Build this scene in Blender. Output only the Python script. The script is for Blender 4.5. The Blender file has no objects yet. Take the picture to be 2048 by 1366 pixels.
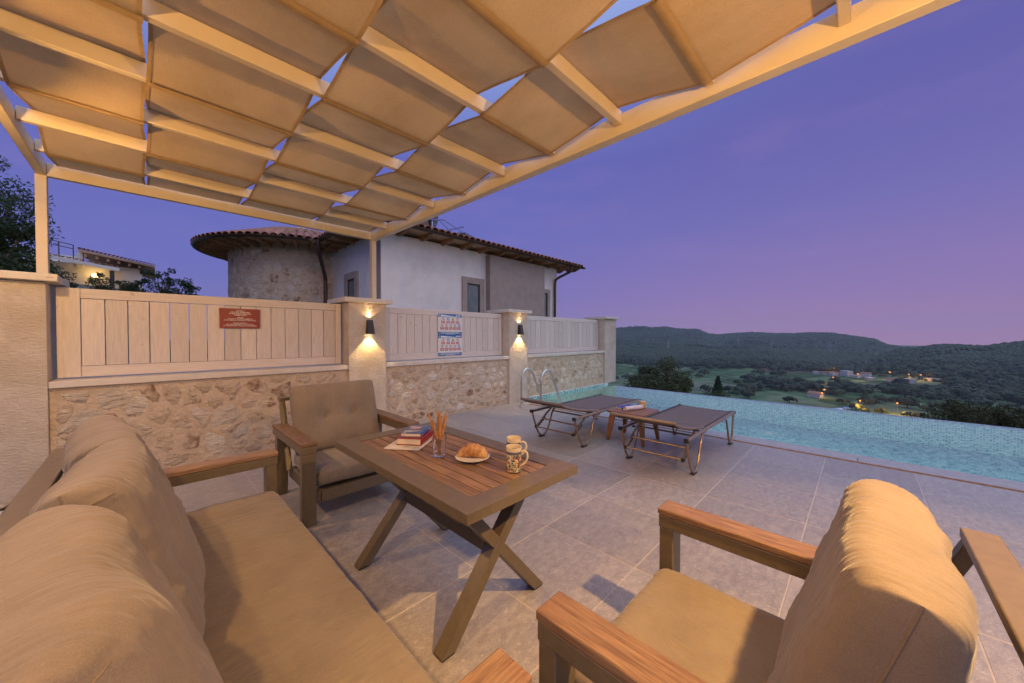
import bpy, bmesh, math, random
import numpy as np
from mathutils import Vector, Matrix, Euler, noise as mnoise

C = bpy.context
scene = C.scene
R = math.radians
rnd = random.Random(7)

# ------------------------------------------------------------------ camera, sky, exposure
cam_data = bpy.data.cameras.new('camera')
cam = bpy.data.objects.new('camera', cam_data)
scene.collection.objects.link(cam)
scene.camera = cam
cam.location = (0, 0, 1.4)
cam.rotation_euler = (R(90 - 0.88), 0, R(44.4 - 90))
cam_data.sensor_width = 36
cam_data.lens = 36 * 715 / 2048
cam_data.clip_start = 0.05
cam_data.clip_end = 20000

world = bpy.data.worlds.new('World')
scene.world = world
world.use_nodes = True
wt = world.node_tree
wt.nodes.clear()


def nd(t, kind, **kw):
    n = t.nodes.new(kind)
    for k, v in kw.items():
        setattr(n, k, v)
    return n


def ramp(t, stops, interp='LINEAR'):
    n = nd(t, 'ShaderNodeValToRGB')
    cr = n.color_ramp
    cr.interpolation = interp
    while len(cr.elements) > 1:
        cr.elements.remove(cr.elements[-1])
    cr.elements[0].position = stops[0][0]
    cr.elements[0].color = (*stops[0][1], 1)
    for p, c in stops[1:]:
        e = cr.elements.new(p)
        e.color = (*c, 1)
    return n


# dusk sky: blue-violet overhead, pinker low down towards the side where the sun has set
geo = nd(wt, 'ShaderNodeTexCoord')
sep = nd(wt, 'ShaderNodeSeparateXYZ')
wt.links.new(geo.outputs['Generated'], sep.inputs[0])
mr = nd(wt, 'ShaderNodeMapRange')
mr.inputs['From Min'].default_value = -0.05
mr.inputs['From Max'].default_value = 1.0
wt.links.new(sep.outputs['Z'], mr.inputs['Value'])
blue = ramp(wt, [(0.0, (.205, .178, .43)), (.05, (.20, .182, .46)), (.20, (.158, .165, .51)), (.45, (.125, .142, .49)), (.58, (.22, .29, .66)), (.72, (.40, .53, .90)), (1, (.42, .55, .92))])
pink = ramp(wt, [(0.0, (.45, .23, .39)), (.05, (.39, .225, .41)), (.14, (.285, .195, .45)), (.30, (.182, .160, .46)), (.54, (.115, .110, .39)), (.70, (.22, .28, .64)), (.82, (.40, .53, .90)), (1, (.42, .55, .92))])
wt.links.new(mr.outputs[0], blue.inputs[0])
wt.links.new(mr.outputs[0], pink.inputs[0])
dot = nd(wt, 'ShaderNodeVectorMath', operation='DOT_PRODUCT')
dot.inputs[1].default_value = (math.cos(R(-25)), math.sin(R(-25)), 0)
wt.links.new(geo.outputs['Generated'], dot.inputs[0])
mr2 = nd(wt, 'ShaderNodeMapRange', interpolation_type='SMOOTHSTEP')
mr2.inputs['From Min'].default_value = 0.05
mr2.inputs['From Max'].default_value = 1.0
wt.links.new(dot.outputs['Value'], mr2.inputs['Value'])
skymix = nd(wt, 'ShaderNodeMix', data_type='RGBA')
wt.links.new(mr2.outputs[0], skymix.inputs['Factor'])
wt.links.new(blue.outputs[0], skymix.inputs['A'])
wt.links.new(pink.outputs[0], skymix.inputs['B'])
# faint streaky high cloud
cmap = nd(wt, 'ShaderNodeMapping')
cmap.inputs['Scale'].default_value = (1.2, 2.6, 9.0)
cmap.inputs['Rotation'].default_value = (R(14), R(-10), R(20))
wt.links.new(geo.outputs['Generated'], cmap.inputs[0])
cn = nd(wt, 'ShaderNodeTexNoise')
cn.inputs['Scale'].default_value = 1.5
cn.inputs['Detail'].default_value = 7
cn.inputs['Roughness'].default_value = .55
wt.links.new(cmap.outputs[0], cn.inputs['Vector'])
cr = ramp(wt, [(.46, (0, 0, 0)), (.80, (.18, .18, .18))], 'EASE')
wt.links.new(cn.outputs[0], cr.inputs[0])
cmix = nd(wt, 'ShaderNodeMix', data_type='RGBA')
wt.links.new(cr.outputs[0], cmix.inputs['Factor'])
wt.links.new(skymix.outputs['Result'], cmix.inputs['A'])
cmix.inputs['B'].default_value = (.34, .22, .50, 1)
bg = nd(wt, 'ShaderNodeBackground')
bg.inputs['Strength'].default_value = 1.0
wt.links.new(cmix.outputs['Result'], bg.inputs['Color'])
wo = nd(wt, 'ShaderNodeOutputWorld')
wt.links.new(bg.outputs[0], wo.inputs[0])

# added fill for house wall and valley: one very soft sun, as sky glow
sun_d = bpy.data.lights.new('sun', 'SUN')
sun_d.energy = 1.15
sun_d.angle = R(110)
sun_d.color = (1.0, .965, .91)
sun_o = bpy.data.objects.new('sun', sun_d)
scene.collection.objects.link(sun_o)
sun_o.rotation_euler = (-Vector((math.cos(R(-72)) * math.cos(R(34)), math.sin(R(-72)) * math.cos(R(34)), math.sin(R(34))))).to_track_quat('-Z', 'Y').to_euler()

scene.view_settings.view_transform = 'Standard'
scene.view_settings.look = 'None'
scene.view_settings.exposure = 0.0
scene.view_settings.gamma = 1.0
scene.view_settings.use_curve_mapping = False
scene.cycles.use_denoising = True
scene.cycles.max_bounces = 8
scene.cycles.diffuse_bounces = 4
scene.cycles.transmission_bounces = 8
scene.cycles.sample_clamp_indirect = 4.0
scene.cycles.caustics_refractive = True

WARM = (1.0, .60, .27)


def lamp(name, kind, loc, energy, color=WARM, radius=.04, aim=None, angle=None, blend=.15):
    d = bpy.data.lights.new(name, kind)
    d.energy = energy
    d.color = color
    d.shadow_soft_size = radius
    o = bpy.data.objects.new(name, d)
    scene.collection.objects.link(o)
    o.location = loc
    if kind == 'SPOT':
        d.spot_size = R(angle)
        d.spot_blend = blend
    if aim is not None:
        o.rotation_euler = (Vector(aim) - Vector(loc)).to_track_quat('-Z', 'Y').to_euler()
    return o


# the villa's own outdoor spotlights, behind and beside the camera (fixtures are built further down)
TERRACE_LAMPS = [((1.42, -0.62, 2.36), 165), ((-0.78, 3.42, 2.58), 95), ((-0.78, 0.9, 2.60), 112)]
for p, e in TERRACE_LAMPS:
    lamp('terrace_light', 'POINT', p, e, (1.0, .565, .185), .035)
lamp('terrace_light_beam', 'SPOT', (1.42, -0.62, 2.352), 165, (1.0, .575, .20), .03, (1.62, -0.62, 0), 100, .10)
# ------------------------------------------------------------------ helpers
def link(o):
    scene.collection.objects.link(o)
    return o


def tag(o, label=None, cat=None, group=None, kind=None):
    if label: o['label'] = label
    if cat: o['category'] = cat
    if group: o['group'] = group
    if kind: o['kind'] = kind
    return o


def thing(name, label, cat, loc=(0, 0, 0), rz=0, group=None, rot=None):
    o = link(bpy.data.objects.new(name, None))
    o.empty_display_size = .1
    o.location = loc
    o.rotation_euler = rot if rot else (0, 0, rz)
    return tag(o, label, cat, group)


class MB:
    def __init__(s):
        s.v, s.f = [], []

    def add(s, vs, fs, M=None):
        b = len(s.v)
        s.v += [tuple(M @ Vector(p)) for p in vs] if M is not None else [tuple(p) for p in vs]
        s.f += [tuple(b + i for i in f) for f in fs]
        return s

    def box(s, lo, hi, M=None):
        x0, y0, z0 = lo
        x1, y1, z1 = hi
        vs = [(x0, y0, z0), (x1, y0, z0), (x1, y1, z0), (x0, y1, z0), (x0, y0, z1), (x1, y0, z1), (x1, y1, z1), (x0, y1, z1)]
        return s.add(vs, [(0, 3, 2, 1), (4, 5, 6, 7), (0, 1, 5, 4), (1, 2, 6, 5), (2, 3, 7, 6), (3, 0, 4, 7)], M)

    def bar(s, a, b, w, h, up=(0, 0, 1), trim=None):
        a, b = Vector(a), Vector(b)
        d = (b - a).normalized()
        u = Vector(up)
        x = d.cross(u).normalized() if d.cross(u).length > 1e-5 else Vector((1, 0, 0))
        u = x.cross(d).normalized()
        vs = []
        for p in (a, b):
            for sx, sy in ((-1, -1), (1, -1), (1, 1), (-1, 1)):
                vs.append(p + x * sx * w / 2 + u * sy * h / 2)
        return s.add(vs, [(3, 2, 1, 0), (4, 5, 6, 7), (0, 1, 5, 4), (1, 2, 6, 5), (2, 3, 7, 6), (3, 0, 4, 7)])

    def tube(s, pts, r, n=8, closed=False):
        pts = [Vector(p) for p in pts]
        m = len(pts)
        rr = r if isinstance(r, (list, tuple)) else [r] * m
        prev = None
        rings = []
        for i, p in enumerate(pts):
            a = pts[(i - 1) % m] if closed or i > 0 else p
            c = pts[(i + 1) % m] if closed or i < m - 1 else p
            d = (c - a).normalized()
            if prev is None:
                t = Vector((0, 0, 1)) if abs(d.z) < .9 else Vector((1, 0, 0))
                x = d.cross(t).normalized()
            else:
                x = (prev - d * prev.dot(d)).normalized()
            prev = x
            y = d.cross(x)
            rings.append([p + (x * math.cos(2 * math.pi * k / n) + y * math.sin(2 * math.pi * k / n)) * rr[i] for k in range(n)])
        vs = [q for ring in rings for q in ring]
        fs = []
        for i in range(m if closed else m - 1):
            j = (i + 1) % m
            for k in range(n):
                fs.append((i * n + k, i * n + (k + 1) % n, j * n + (k + 1) % n, j * n + k))
        if not closed:
            fs.append(tuple(range(n - 1, -1, -1)))
            fs.append(tuple((m - 1) * n + k for k in range(n)))
        return s.add(vs, fs)

    def lathe(s, prof, n=24, M=None, caps=True):
        vs = [(r * math.cos(2 * math.pi * k / n), r * math.sin(2 * math.pi * k / n), z) for r, z in prof for k in range(n)]
        fs = [(i * n + k, i * n + (k + 1) % n, (i + 1) * n + (k + 1) % n, (i + 1) * n + k) for i in range(len(prof) - 1) for k in range(n)]
        if caps:
            fs.append(tuple(range(n - 1, -1, -1)))
            fs.append(tuple((len(prof) - 1) * n + k for k in range(n)))
        return s.add(vs, fs, M)

    def prism(s, poly, z0, z1, M=None):
        n = len(poly)
        vs = [(x, y, z0) for x, y in poly] + [(x, y, z1) for x, y in poly]
        fs = [tuple(range(n - 1, -1, -1)), tuple(range(n, 2 * n))] + [(i, (i + 1) % n, n + (i + 1) % n, n + i) for i in range(n)]
        return s.add(vs, fs, M)

    def mesh(s, name, mat=None, sharp=40):
        me = bpy.data.meshes.new(name)
        me.from_pydata(s.v, [], s.f)
        if mat: me.materials.append(mat)
        me.polygons.foreach_set('use_smooth', [True] * len(me.polygons))
        me.set_sharp_from_angle(angle=R(sharp))
        me.update()
        return me

    def build(s, name, mat, parent=None, bevel=0, sharp=40, seg=2):
        o = link(bpy.data.objects.new(name, s.mesh(name, mat, sharp)))
        o.parent = parent
        if bevel:
            b = o.modifiers.new('bevel', 'BEVEL')
            b.width = bevel
            b.segments = seg
            b.limit_method = 'ANGLE'
        return o


def inst(name, me, parent=None, loc=(0, 0, 0), rot=(0, 0, 0), scale=(1, 1, 1)):
    o = link(bpy.data.objects.new(name, me))
    o.parent = parent
    o.location = loc
    o.rotation_euler = rot
    o.scale = scale
    return o


def copy_tree(o, parent=None):
    c = link(o.copy())
    c.parent = parent
    for ch in list(o.children):
        copy_tree(ch, c)
    return c


def grid_mesh(name, P, mat, parent=None, solid=0, attr=None):
    """P: array (n, m, 3) of points -> sheet object"""
    n, m, _ = P.shape
    me = bpy.data.meshes.new(name)
    idx = np.arange(n * m).reshape(n, m)
    q = np.stack([idx[:-1, :-1], idx[1:, :-1], idx[1:, 1:], idx[:-1, 1:]], -1).reshape(-1, 4)
    me.from_pydata(P.reshape(-1, 3).tolist(), [], q.tolist())
    me.materials.append(mat)
    me.polygons.foreach_set('use_smooth', [True] * len(me.polygons))
    me.update()
    o = link(bpy.data.objects.new(name, me))
    o.parent = parent
    if solid:
        s = o.modifiers.new('solid', 'SOLIDIFY')
        s.thickness = solid
        s.offset = 0
    return o


def raw_mesh(name, V, F, mat, k=3):
    """fast mesh from numpy arrays, F (n, k)"""
    me = bpy.data.meshes.new(name)
    V = np.asarray(V, np.float32)
    F = np.asarray(F, np.int32)
    me.vertices.add(len(V))
    me.vertices.foreach_set('co', V.ravel())
    me.loops.add(F.size)
    me.loops.foreach_set('vertex_index', F.ravel())
    me.polygons.add(len(F))
    me.polygons.foreach_set('loop_start', np.arange(0, F.size, k, dtype=np.int32))
    if mat: me.materials.append(mat)
    me.update(calc_edges=True)
    return me


# ------------------------------------------------------------------ materials
def material(name, c1, c2, scale=8, stretch=(1, 1, 1), rough=.6, bump=.15, bscale=None, bstretch=None, detail=6, spec=.4,
             metal=0.0, orand=0.0, spots=None, translucent=0.0, contrast=(.35, .65), bdist=.01, hue=0.0, coat=0.0, sheen=0.0, weave=0, rough2=None, c3=None, fine=None, bdetail=6):
    m = bpy.data.materials.new(name)
    m.use_nodes = True
    t = m.node_tree
    bs = t.nodes['Principled BSDF']
    out = t.nodes['Material Output']
    tc = nd(t, 'ShaderNodeTexCoord')
    oi = nd(t, 'ShaderNodeObjectInfo')
    off = nd(t, 'ShaderNodeVectorMath', operation='MULTIPLY_ADD')
    off.inputs[1].default_value = (31.7, 17.3, 23.1)
    t.links.new(oi.outputs['Random'], off.inputs[0])
    t.links.new(tc.outputs['Object'], off.inputs[2])
    mp = nd(t, 'ShaderNodeMapping')
    mp.inputs['Scale'].default_value = stretch
    t.links.new(off.outputs[0], mp.inputs[0])
    nz = nd(t, 'ShaderNodeTexNoise')
    nz.inputs['Scale'].default_value = scale
    nz.inputs['Detail'].default_value = detail
    nz.inputs['Roughness'].default_value = .6
    t.links.new(mp.outputs[0], nz.inputs['Vector'])
    stops = [(contrast[0], c1), (contrast[1], c2)]
    if c3: stops.append((min(.98, contrast[1] + .12), c3))
    rp = ramp(t, stops)
    t.links.new(nz.outputs['Fac'], rp.inputs[0])
    col = rp.outputs[0]
    if spots:
        sc, scol, lo, hi = spots
        n2 = nd(t, 'ShaderNodeTexNoise')
        n2.inputs['Scale'].default_value = sc
        n2.inputs['Detail'].default_value = 5
        n2.inputs['Roughness'].default_value = .65
        t.links.new(off.outputs[0], n2.inputs['Vector'])
        r2 = ramp(t, [(lo, (0, 0, 0)), (hi, (1, 1, 1))])
        t.links.new(n2.outputs['Fac'], r2.inputs[0])
        mx = nd(t, 'ShaderNodeMix', data_type='RGBA')
        t.links.new(r2.outputs[0], mx.inputs['Factor'])
        t.links.new(col, mx.inputs['A'])
        mx.inputs['B'].default_value = (*scol, 1)
        col = mx.outputs['Result']
    if fine:
        n5 = nd(t, 'ShaderNodeTexNoise')
        n5.inputs['Scale'].default_value = fine[0]
        n5.inputs['Detail'].default_value = 3
        t.links.new(off.outputs[0], n5.inputs['Vector'])
        m5 = nd(t, 'ShaderNodeMapRange')
        m5.inputs['From Min'].default_value = .3
        m5.inputs['From Max'].default_value = .7
        m5.inputs['To Min'].default_value, m5.inputs['To Max'].default_value = fine[1]
        t.links.new(n5.outputs['Fac'], m5.inputs['Value'])
        x5 = nd(t, 'ShaderNodeMix', data_type='RGBA', blend_type='MULTIPLY')
        x5.inputs['Factor'].default_value = 1
        t.links.new(col, x5.inputs['A'])
        t.links.new(m5.outputs[0], x5.inputs['B'])
        col = x5.outputs['Result']
    if orand or hue:
        hs = nd(t, 'ShaderNodeHueSaturation')
        m1 = nd(t, 'ShaderNodeMapRange')
        m1.inputs['To Min'].default_value = 1 - orand
        m1.inputs['To Max'].default_value = 1 + orand
        t.links.new(oi.outputs['Random'], m1.inputs['Value'])
        t.links.new(m1.outputs[0], hs.inputs['Value'])
        if hue:
            f = nd(t, 'ShaderNodeMath', operation='MULTIPLY_ADD')
            f2 = nd(t, 'ShaderNodeMath', operation='FRACT')
            f.inputs[1].default_value = 7.31
            f.inputs[2].default_value = 0
            t.links.new(oi.outputs['Random'], f.inputs[0])
            t.links.new(f.outputs[0], f2.inputs[0])
            m3 = nd(t, 'ShaderNodeMapRange')
            m3.inputs['To Min'].default_value = .5 - hue
            m3.inputs['To Max'].default_value = .5 + hue
            t.links.new(f2.outputs[0], m3.inputs['Value'])
            t.links.new(m3.outputs[0], hs.inputs['Hue'])
        t.links.new(col, hs.inputs['Color'])
        col = hs.outputs[0]
    t.links.new(col, bs.inputs['Base Color'])
    bs.inputs['Roughness'].default_value = rough
    if rough2 is not None:
        m4 = nd(t, 'ShaderNodeMapRange')
        m4.inputs['From Min'].default_value = .3
        m4.inputs['From Max'].default_value = .7
        m4.inputs['To Min'].default_value = rough
        m4.inputs['To Max'].default_value = rough2
        t.links.new(nz.outputs['Fac'], m4.inputs['Value'])
        t.links.new(m4.outputs[0], bs.inputs['Roughness'])
    bs.inputs['Metallic'].default_value = metal
    bs.inputs['Specular IOR Level'].default_value = spec
    bs.inputs['Coat Weight'].default_value = coat
    bs.inputs['Sheen Weight'].default_value = sheen
    if bump:
        bn = nd(t, 'ShaderNodeTexNoise')
        bm_ = nd(t, 'ShaderNodeMapping')
        bm_.inputs['Scale'].default_value = bstretch or stretch
        t.links.new(off.outputs[0], bm_.inputs[0])
        t.links.new(bm_.outputs[0], bn.inputs['Vector'])
        bn.inputs['Scale'].default_value = bscale or scale * 3
        bn.inputs['Detail'].default_value = bdetail
        bn.inputs['Roughness'].default_value = .65
        bu = nd(t, 'ShaderNodeBump')
        bu.inputs['Strength'].default_value = bump
        bu.inputs['Distance'].default_value = bdist
        h = bn.outputs['Fac']
        if weave:
            ad = nd(t, 'ShaderNodeMath', operation='ADD')
            prev = None
            for ax in ('X', 'Y'):
                w = nd(t, 'ShaderNodeTexWave', bands_direction=ax)
                w.inputs['Scale'].default_value = weave
                t.links.new(off.outputs[0], w.inputs['Vector'])
                if prev is None: prev = w
                else:
                    t.links.new(prev.outputs['Fac'], ad.inputs[0])
                    t.links.new(w.outputs['Fac'], ad.inputs[1])
            a2 = nd(t, 'ShaderNodeMath', operation='MULTIPLY_ADD')
            a2.inputs[1].default_value = .5
            t.links.new(ad.outputs[0], a2.inputs[0])
            t.links.new(h, a2.inputs[2])
            h = a2.outputs[0]
        t.links.new(h, bu.inputs['Height'])
        t.links.new(bu.outputs[0], bs.inputs['Normal'])
    if translucent:
        tr = nd(t, 'ShaderNodeBsdfTranslucent')
        t.links.new(col, tr.inputs['Color'])
        mix = nd(t, 'ShaderNodeMixShader')
        mix.inputs[0].default_value = translucent
        t.links.new(bs.outputs[0], mix.inputs[1])
        t.links.new(tr.outputs[0], mix.inputs[2])
        t.links.new(mix.outputs[0], out.inputs['Surface'])
    return m


def emissive(name, col, strength):
    m = bpy.data.materials.new(name)
    m.use_nodes = True
    b = m.node_tree.nodes['Principled BSDF']
    b.inputs['Base Color'].default_value = (*col, 1)
    b.inputs['Emission Color'].default_value = (*col, 1)
    b.inputs['Emission Strength'].default_value = strength
    return m


def glassy(name, col=(1, 1, 1), ior=1.45, rough=0.0):
    m = bpy.data.materials.new(name)
    m.use_nodes = True
    b = m.node_tree.nodes['Principled BSDF']
    b.inputs['Base Color'].default_value = (*col, 1)
    b.inputs['Transmission Weight'].default_value = 1
    b.inputs['IOR'].default_value = ior
    b.inputs['Roughness'].default_value = rough
    return m


MT = {}
MT['bronze'] = material('bronze_paint', (.135, .102, .060), (.16, .122, .074), 30, rough=.36, bump=.03, bscale=300, spec=.5)
MT['bronze_dark'] = material('brown_tube_paint', (.115, .080, .055), (.15, .105, .072), 20, rough=.35, bump=.03, spec=.5)
MT['teak'] = material('oiled_teak', (.27, .145, .08), (.135, .066, .036), 14, (6, 6, .55), .48, .25, 40, (10, 10, .6), spec=.35, orand=.16, contrast=(.32, .68), bdist=.002)
MT['teak_y'] = material('oiled_teak_lengthwise', (.33, .20, .108), (.16, .090, .048), 12, (9, .5, 9), .45, .35, 40, (12, .5, 12), spec=.4, orand=.20, contrast=(.34, .64), bdist=.002, spots=(3, (.20, .10, .055), .5, .8))
MT['cushion'] = material('taupe_cushion_cloth', (.225, .178, .127), (.275, .218, .158), 5, (1, 1, 1), .92, .55, 8, (4.2, 1.1, 1.1), spec=.12, sheen=.2, bdist=.018, orand=.05, fine=(420, (.86, 1.12)), bdetail=1.6)
MT['cushion_seam'] = material('cushion_piping_cloth', (.21, .155, .105), (.25, .19, .13), 40, rough=.9, bump=.1, spec=.1)
MT['shade'] = material('shade_net_cloth', (.49, .335, .175), (.63, .45, .25), 1.7, (1, .6, 1), .9, .3, 90, (1, .18, 1), spec=.08, translucent=.18, bdist=.003, orand=.05, fine=(230, (.86, 1.10)))
MT['shade_hem'] = material('shade_hem_cloth', (.40, .265, .14), (.47, .325, .18), 12, rough=.9, bump=.3, bscale=300, bstretch=(1, .2, 1), spec=.1, translucent=.1, bdist=.002)
MT['cream'] = material('cream_painted_metal', (.57, .465, .345), (.63, .525, .40), 3, rough=.42, bump=.03, bscale=60, spec=.4)
MT['tile'] = material('grey_porcelain', (.285, .255, .242), (.405, .366, .345), 15, (1, 1.9, 1), .32, .12, 90, (1, 2, 1), detail=12, spec=.5, orand=.085, contrast=(.32, .68), bdist=.003, spots=(38, (.54, .50, .47), .57, .74), rough2=.56, fine=(170, (.78, 1.16)))
MT['grout'] = material('pale_grout', (.455, .40, .36), (.53, .47, .42), 30, rough=.9, bump=.1)
MT['coping'] = material('grey_coping_stone', (.34, .315, .325), (.43, .40, .40), 14, (1, 1, 1), .55, .15, 120, spec=.4, orand=.05)
MT['drain'] = material('rusty_drain_strip', (.27, .13, .05), (.42, .24, .11), 20, rough=.6, bump=.3)
MT['limestone'] = material('hammered_limestone', (.54, .465, .375), (.65, .575, .485), 5, (1, 1, 1), .85, .9, 26, (1, 1, 2.6), spec=.2, bdist=.018, spots=(3, (.50, .41, .315), .45, .75))
MT['limecap'] = material('cut_limestone', (.60, .54, .46), (.69, .63, .55), 6, rough=.75, bump=.25, bscale=50, spec=.25, spots=(22, (.42, .34, .26), .64, .72))
MT['mortar'] = material('lime_mortar', (.55, .43, .305), (.64, .52, .39), 7, rough=.95, bump=1.0, bscale=14, spec=.1, bdist=.035, spots=(4, (.50, .36, .25), .58, .78), detail=10)
MT['stone'] = material('rubble_stone', (.72, .60, .46), (.55, .42, .29), 5, (1, 1, 1.6), .92, .9, 9, (1, 1, 2.4), detail=10, spec=.1, orand=.07, contrast=(.34, .70), bdist=.08, spots=(9, (.36, .22, .12), .58, .70), hue=.006)
MT['stone_dark'] = material('dark_rubble_stone', (.62, .49, .37), (.27, .165, .10), 10, rough=.92, bump=.9, bscale=14, detail=10, spec=.1, bdist=.06, orand=.10, contrast=(.42, .62))
MT['stone_pale'] = material('pale_rubble_stone', (.80, .72, .60), (.66, .55, .425), 6, (1, 1, 1.4), .92, .9, 10, (1, 1, 2.6), detail=10, spec=.1, bdist=.08, orand=.06, spots=(10, (.40, .25, .14), .60, .72))
MT['plank'] = material('whitewashed_board', (.68, .605, .55), (.55, .48, .425), 10, (7, 7, .6), .65, .2, 24, (9, 9, .5), spec=.25, orand=.09, bdist=.002, contrast=(.30, .75), spots=(7, (.46, .36, .28), .66, .74))
MT['plank_x'] = material('whitewashed_rail', (.69, .615, .56), (.57, .50, .445), 10, (.6, 7, 7), .65, .2, 24, (.5, 9, 9), spec=.25, orand=.04, bdist=.002, contrast=(.30, .75), spots=(7, (.46, .36, .28), .66, .74))
MT['render'] = material('white_wall_render', (.77, .735, .69), (.83, .80, .755), 3, rough=.9, bump=.3, bscale=90, spec=.15, bdist=.004, spots=(1.1, (.66, .63, .595), .50, .74))
MT['taupe'] = material('taupe_wall_render', (.36, .30, .255), (.41, .35, .30), 4, rough=.9, bump=.3, bscale=90, spec=.15, bdist=.004)
MT['rafter'] = material('stained_rafter_wood', (.42, .23, .115), (.28, .145, .072), 9, (1, 1, 1), .6, .2, 30, spec=.3, orand=.15)
MT['soffit'] = material('stained_soffit_board', (.62, .42, .26), (.50, .33, .195), 6, (3, 3, 3), .6, .2, 30, spec=.3)
MT['gutter'] = material('brown_gutter_metal', (.060, .032, .022), (.080, .043, .030), 10, rough=.35, bump=0, spec=.5)
MT['rooftile'] = material('clay_roof_tile', (.46, .215, .145), (.30, .135, .095), 12, rough=.85, bump=.3, bscale=60, spec=.2, orand=.25, hue=.01)
MT['steel'] = material('polished_steel', (.62, .60, .57), (.68, .66, .63), 10, rough=.16, bump=0, metal=1.0)
MT['black'] = material('black_plastic', (.018, .018, .018), (.026, .026, .026), 20, rough=.5, bump=.05)
MT['sling'] = material('brown_sling_mesh', (.16, .122, .112), (.21, .165, .15), 60, rough=.75, bump=.3, bscale=500, spec=.25, translucent=.08, bdist=.001, weave=220)
MT['tube'] = material('champagne_tube', (.23, .165, .115), (.28, .20, .145), 30, rough=.30, bump=.02, metal=.35, spec=.5)
MT['plastic'] = material('brown_moulded_plastic', (.235, .105, .040), (.265, .122, .05), 8, rough=.32, bump=.04, spec=.5)
MT['ceramic'] = material('cream_glazed_ceramic', (.74, .60, .37), (.79, .66, .43), 8, rough=.22, bump=.02, spec=.5, coat=.4)
MT['plate'] = material('white_glazed_plate', (.72, .69, .62), (.78, .75, .68), 8, rough=.2, bump=0, spec=.5, coat=.4)
MT['crust'] = material('baked_crust', (.60, .33, .11), (.25, .085, .022), 16, (1, 1, 1), .40, .5, 40, spec=.4, bdist=.004, coat=.2, contrast=(.38, .62))
MT['stick'] = material('baked_breadstick', (.50, .25, .09), (.36, .155, .05), 40, (1, 1, 1), .6, .35, 90, spec=.3, orand=.1, bdist=.003)
MT['coffee'] = material('black_coffee', (.035, .016, .008), (.04, .02, .01), 4, rough=.08, bump=0)
MT['pages'] = material('book_pages', (.72, .58, .38), (.80, .66, .46), 60, (1, 1, 30), .85, .2, 40, (1, 1, 20))
MT['redcover'] = material('red_book_cover', (.22, .010, .014), (.27, .016, .018), 6, rough=.35, bump=.05, spec=.45)
MT['pebble'] = material('smooth_pebble', (.44, .40, .35), (.56, .52, .46), 9, rough=.7, bump=.15, orand=.22)
MT['slate'] = material('dark_slate_chip', (.12, .095, .075), (.19, .15, .12), 9, rough=.8, bump=.5, orand=.3)
MT['soil'] = material('dark_soil', (.07, .05, .035), (.11, .08, .055), 20, rough=1, bump=.5)
MT['glasspane'] = material('dark_window_glass', (.07, .10, .11), (.12, .16, .165), 2, rough=.04, bump=0, spec=.6)
MT['frame_dark'] = material('dark_window_frame', (.035, .03, .028), (.045, .04, .036), 10, rough=.4, bump=0)
MT['anthracite'] = material('anthracite_lamp_metal', (.030, .028, .027), (.04, .037, .035), 10, rough=.4, bump=.02)
MT['bark'] = material('rough_bark', (.085, .06, .04), (.14, .10, .07), 14, (1, 1, .3), .95, .6, 30)
MT['concrete'] = material('grey_concrete', (.38, .36, .34), (.46, .44, .42), 6, rough=.9, bump=.3)
GLASS = glassy('clear_glass')
THIN = bpy.data.materials.new('thin_clear_glass')
THIN.use_nodes = True
THIN.node_tree.nodes['Principled BSDF'].inputs['Alpha'].default_value = .16
THIN.node_tree.nodes['Principled BSDF'].inputs['Roughness'].default_value = .05
THIN.node_tree.nodes['Principled BSDF'].inputs['Base Color'].default_value = (.8, .85, .85, 1)
# ------------------------------------------------------------------ terrace floor
T = .6835
X0, Y0 = 2.05, 1.65
floor = tag(MB().box((-.344, -5.0, -.30), (5.472, 5.60, -.0022)).build('terrace_floor', MT['grout']), kind='structure')
tile_me = {}
for i in range(-4, 5):
    for j in range(-9, 6):
        xa, xb = X0 + i * T, X0 + (i + 1) * T
        ya, yb = Y0 + j * T, Y0 + (j + 1) * T
        xa, yb = max(xa, -.344), min(yb, 5.24)
        if xb - xa < .05 or yb - ya < .03: continue
        key = (round(xb - xa, 3), round(yb - ya, 3))
        if key not in tile_me:
            g = .0027
            m = MB()
            w, h = key[0] / 2 - g, key[1] / 2 - g
            e = .0025
            vs = [(-w, -h, -.006), (w, -h, -.006), (w, h, -.006), (-w, h, -.006), (-w, -h, -e), (w, -h, -e), (w, h, -e), (-w, h, -e),
                  (-w + e, -h + e, 0), (w - e, -h + e, 0), (w - e, h - e, 0), (-w + e, h - e, 0)]
            fs = [(a, (a + 1) % 4, 4 + (a + 1) % 4, 4 + a) for a in range(4)] + [(4 + a, 4 + (a + 1) % 4, 8 + (a + 1) % 4, 8 + a) for a in range(4)] + [(8, 9, 10, 11)]
            m.add(vs, fs)
            tile_me[key] = m.mesh('tile', MT['tile'], 20)
        inst('tile', tile_me[key], floor, ((xa + xb) / 2, (ya + yb) / 2, rnd.uniform(-.0008, .0004)))

# drain strip and coping along the pool
drain = MB()
drain.box((5.474, -7, -.03), (5.486, 4.9, .001)).box((5.510, -7, -.03), (5.522, 4.9, .001)).box((5.486, -7, -.03), (5.510, 4.9, -.012))
tag(drain.build('drain_channel', MT['drain']), kind='structure')
cop = tag(MB().box((5.523, -7, -.4), (5.815, 5.2, -.03)).build('pool_edge', MT['concrete']), kind='structure')
y = 4.9
k = 0
while y > -7:
    L = 1.22
    inst('coping_stone', MB().box((5.525, y - L + .003, -.03), (5.832, y - .003, .003)).mesh('coping_stone', MT['coping']), cop)
    y -= L

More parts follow.
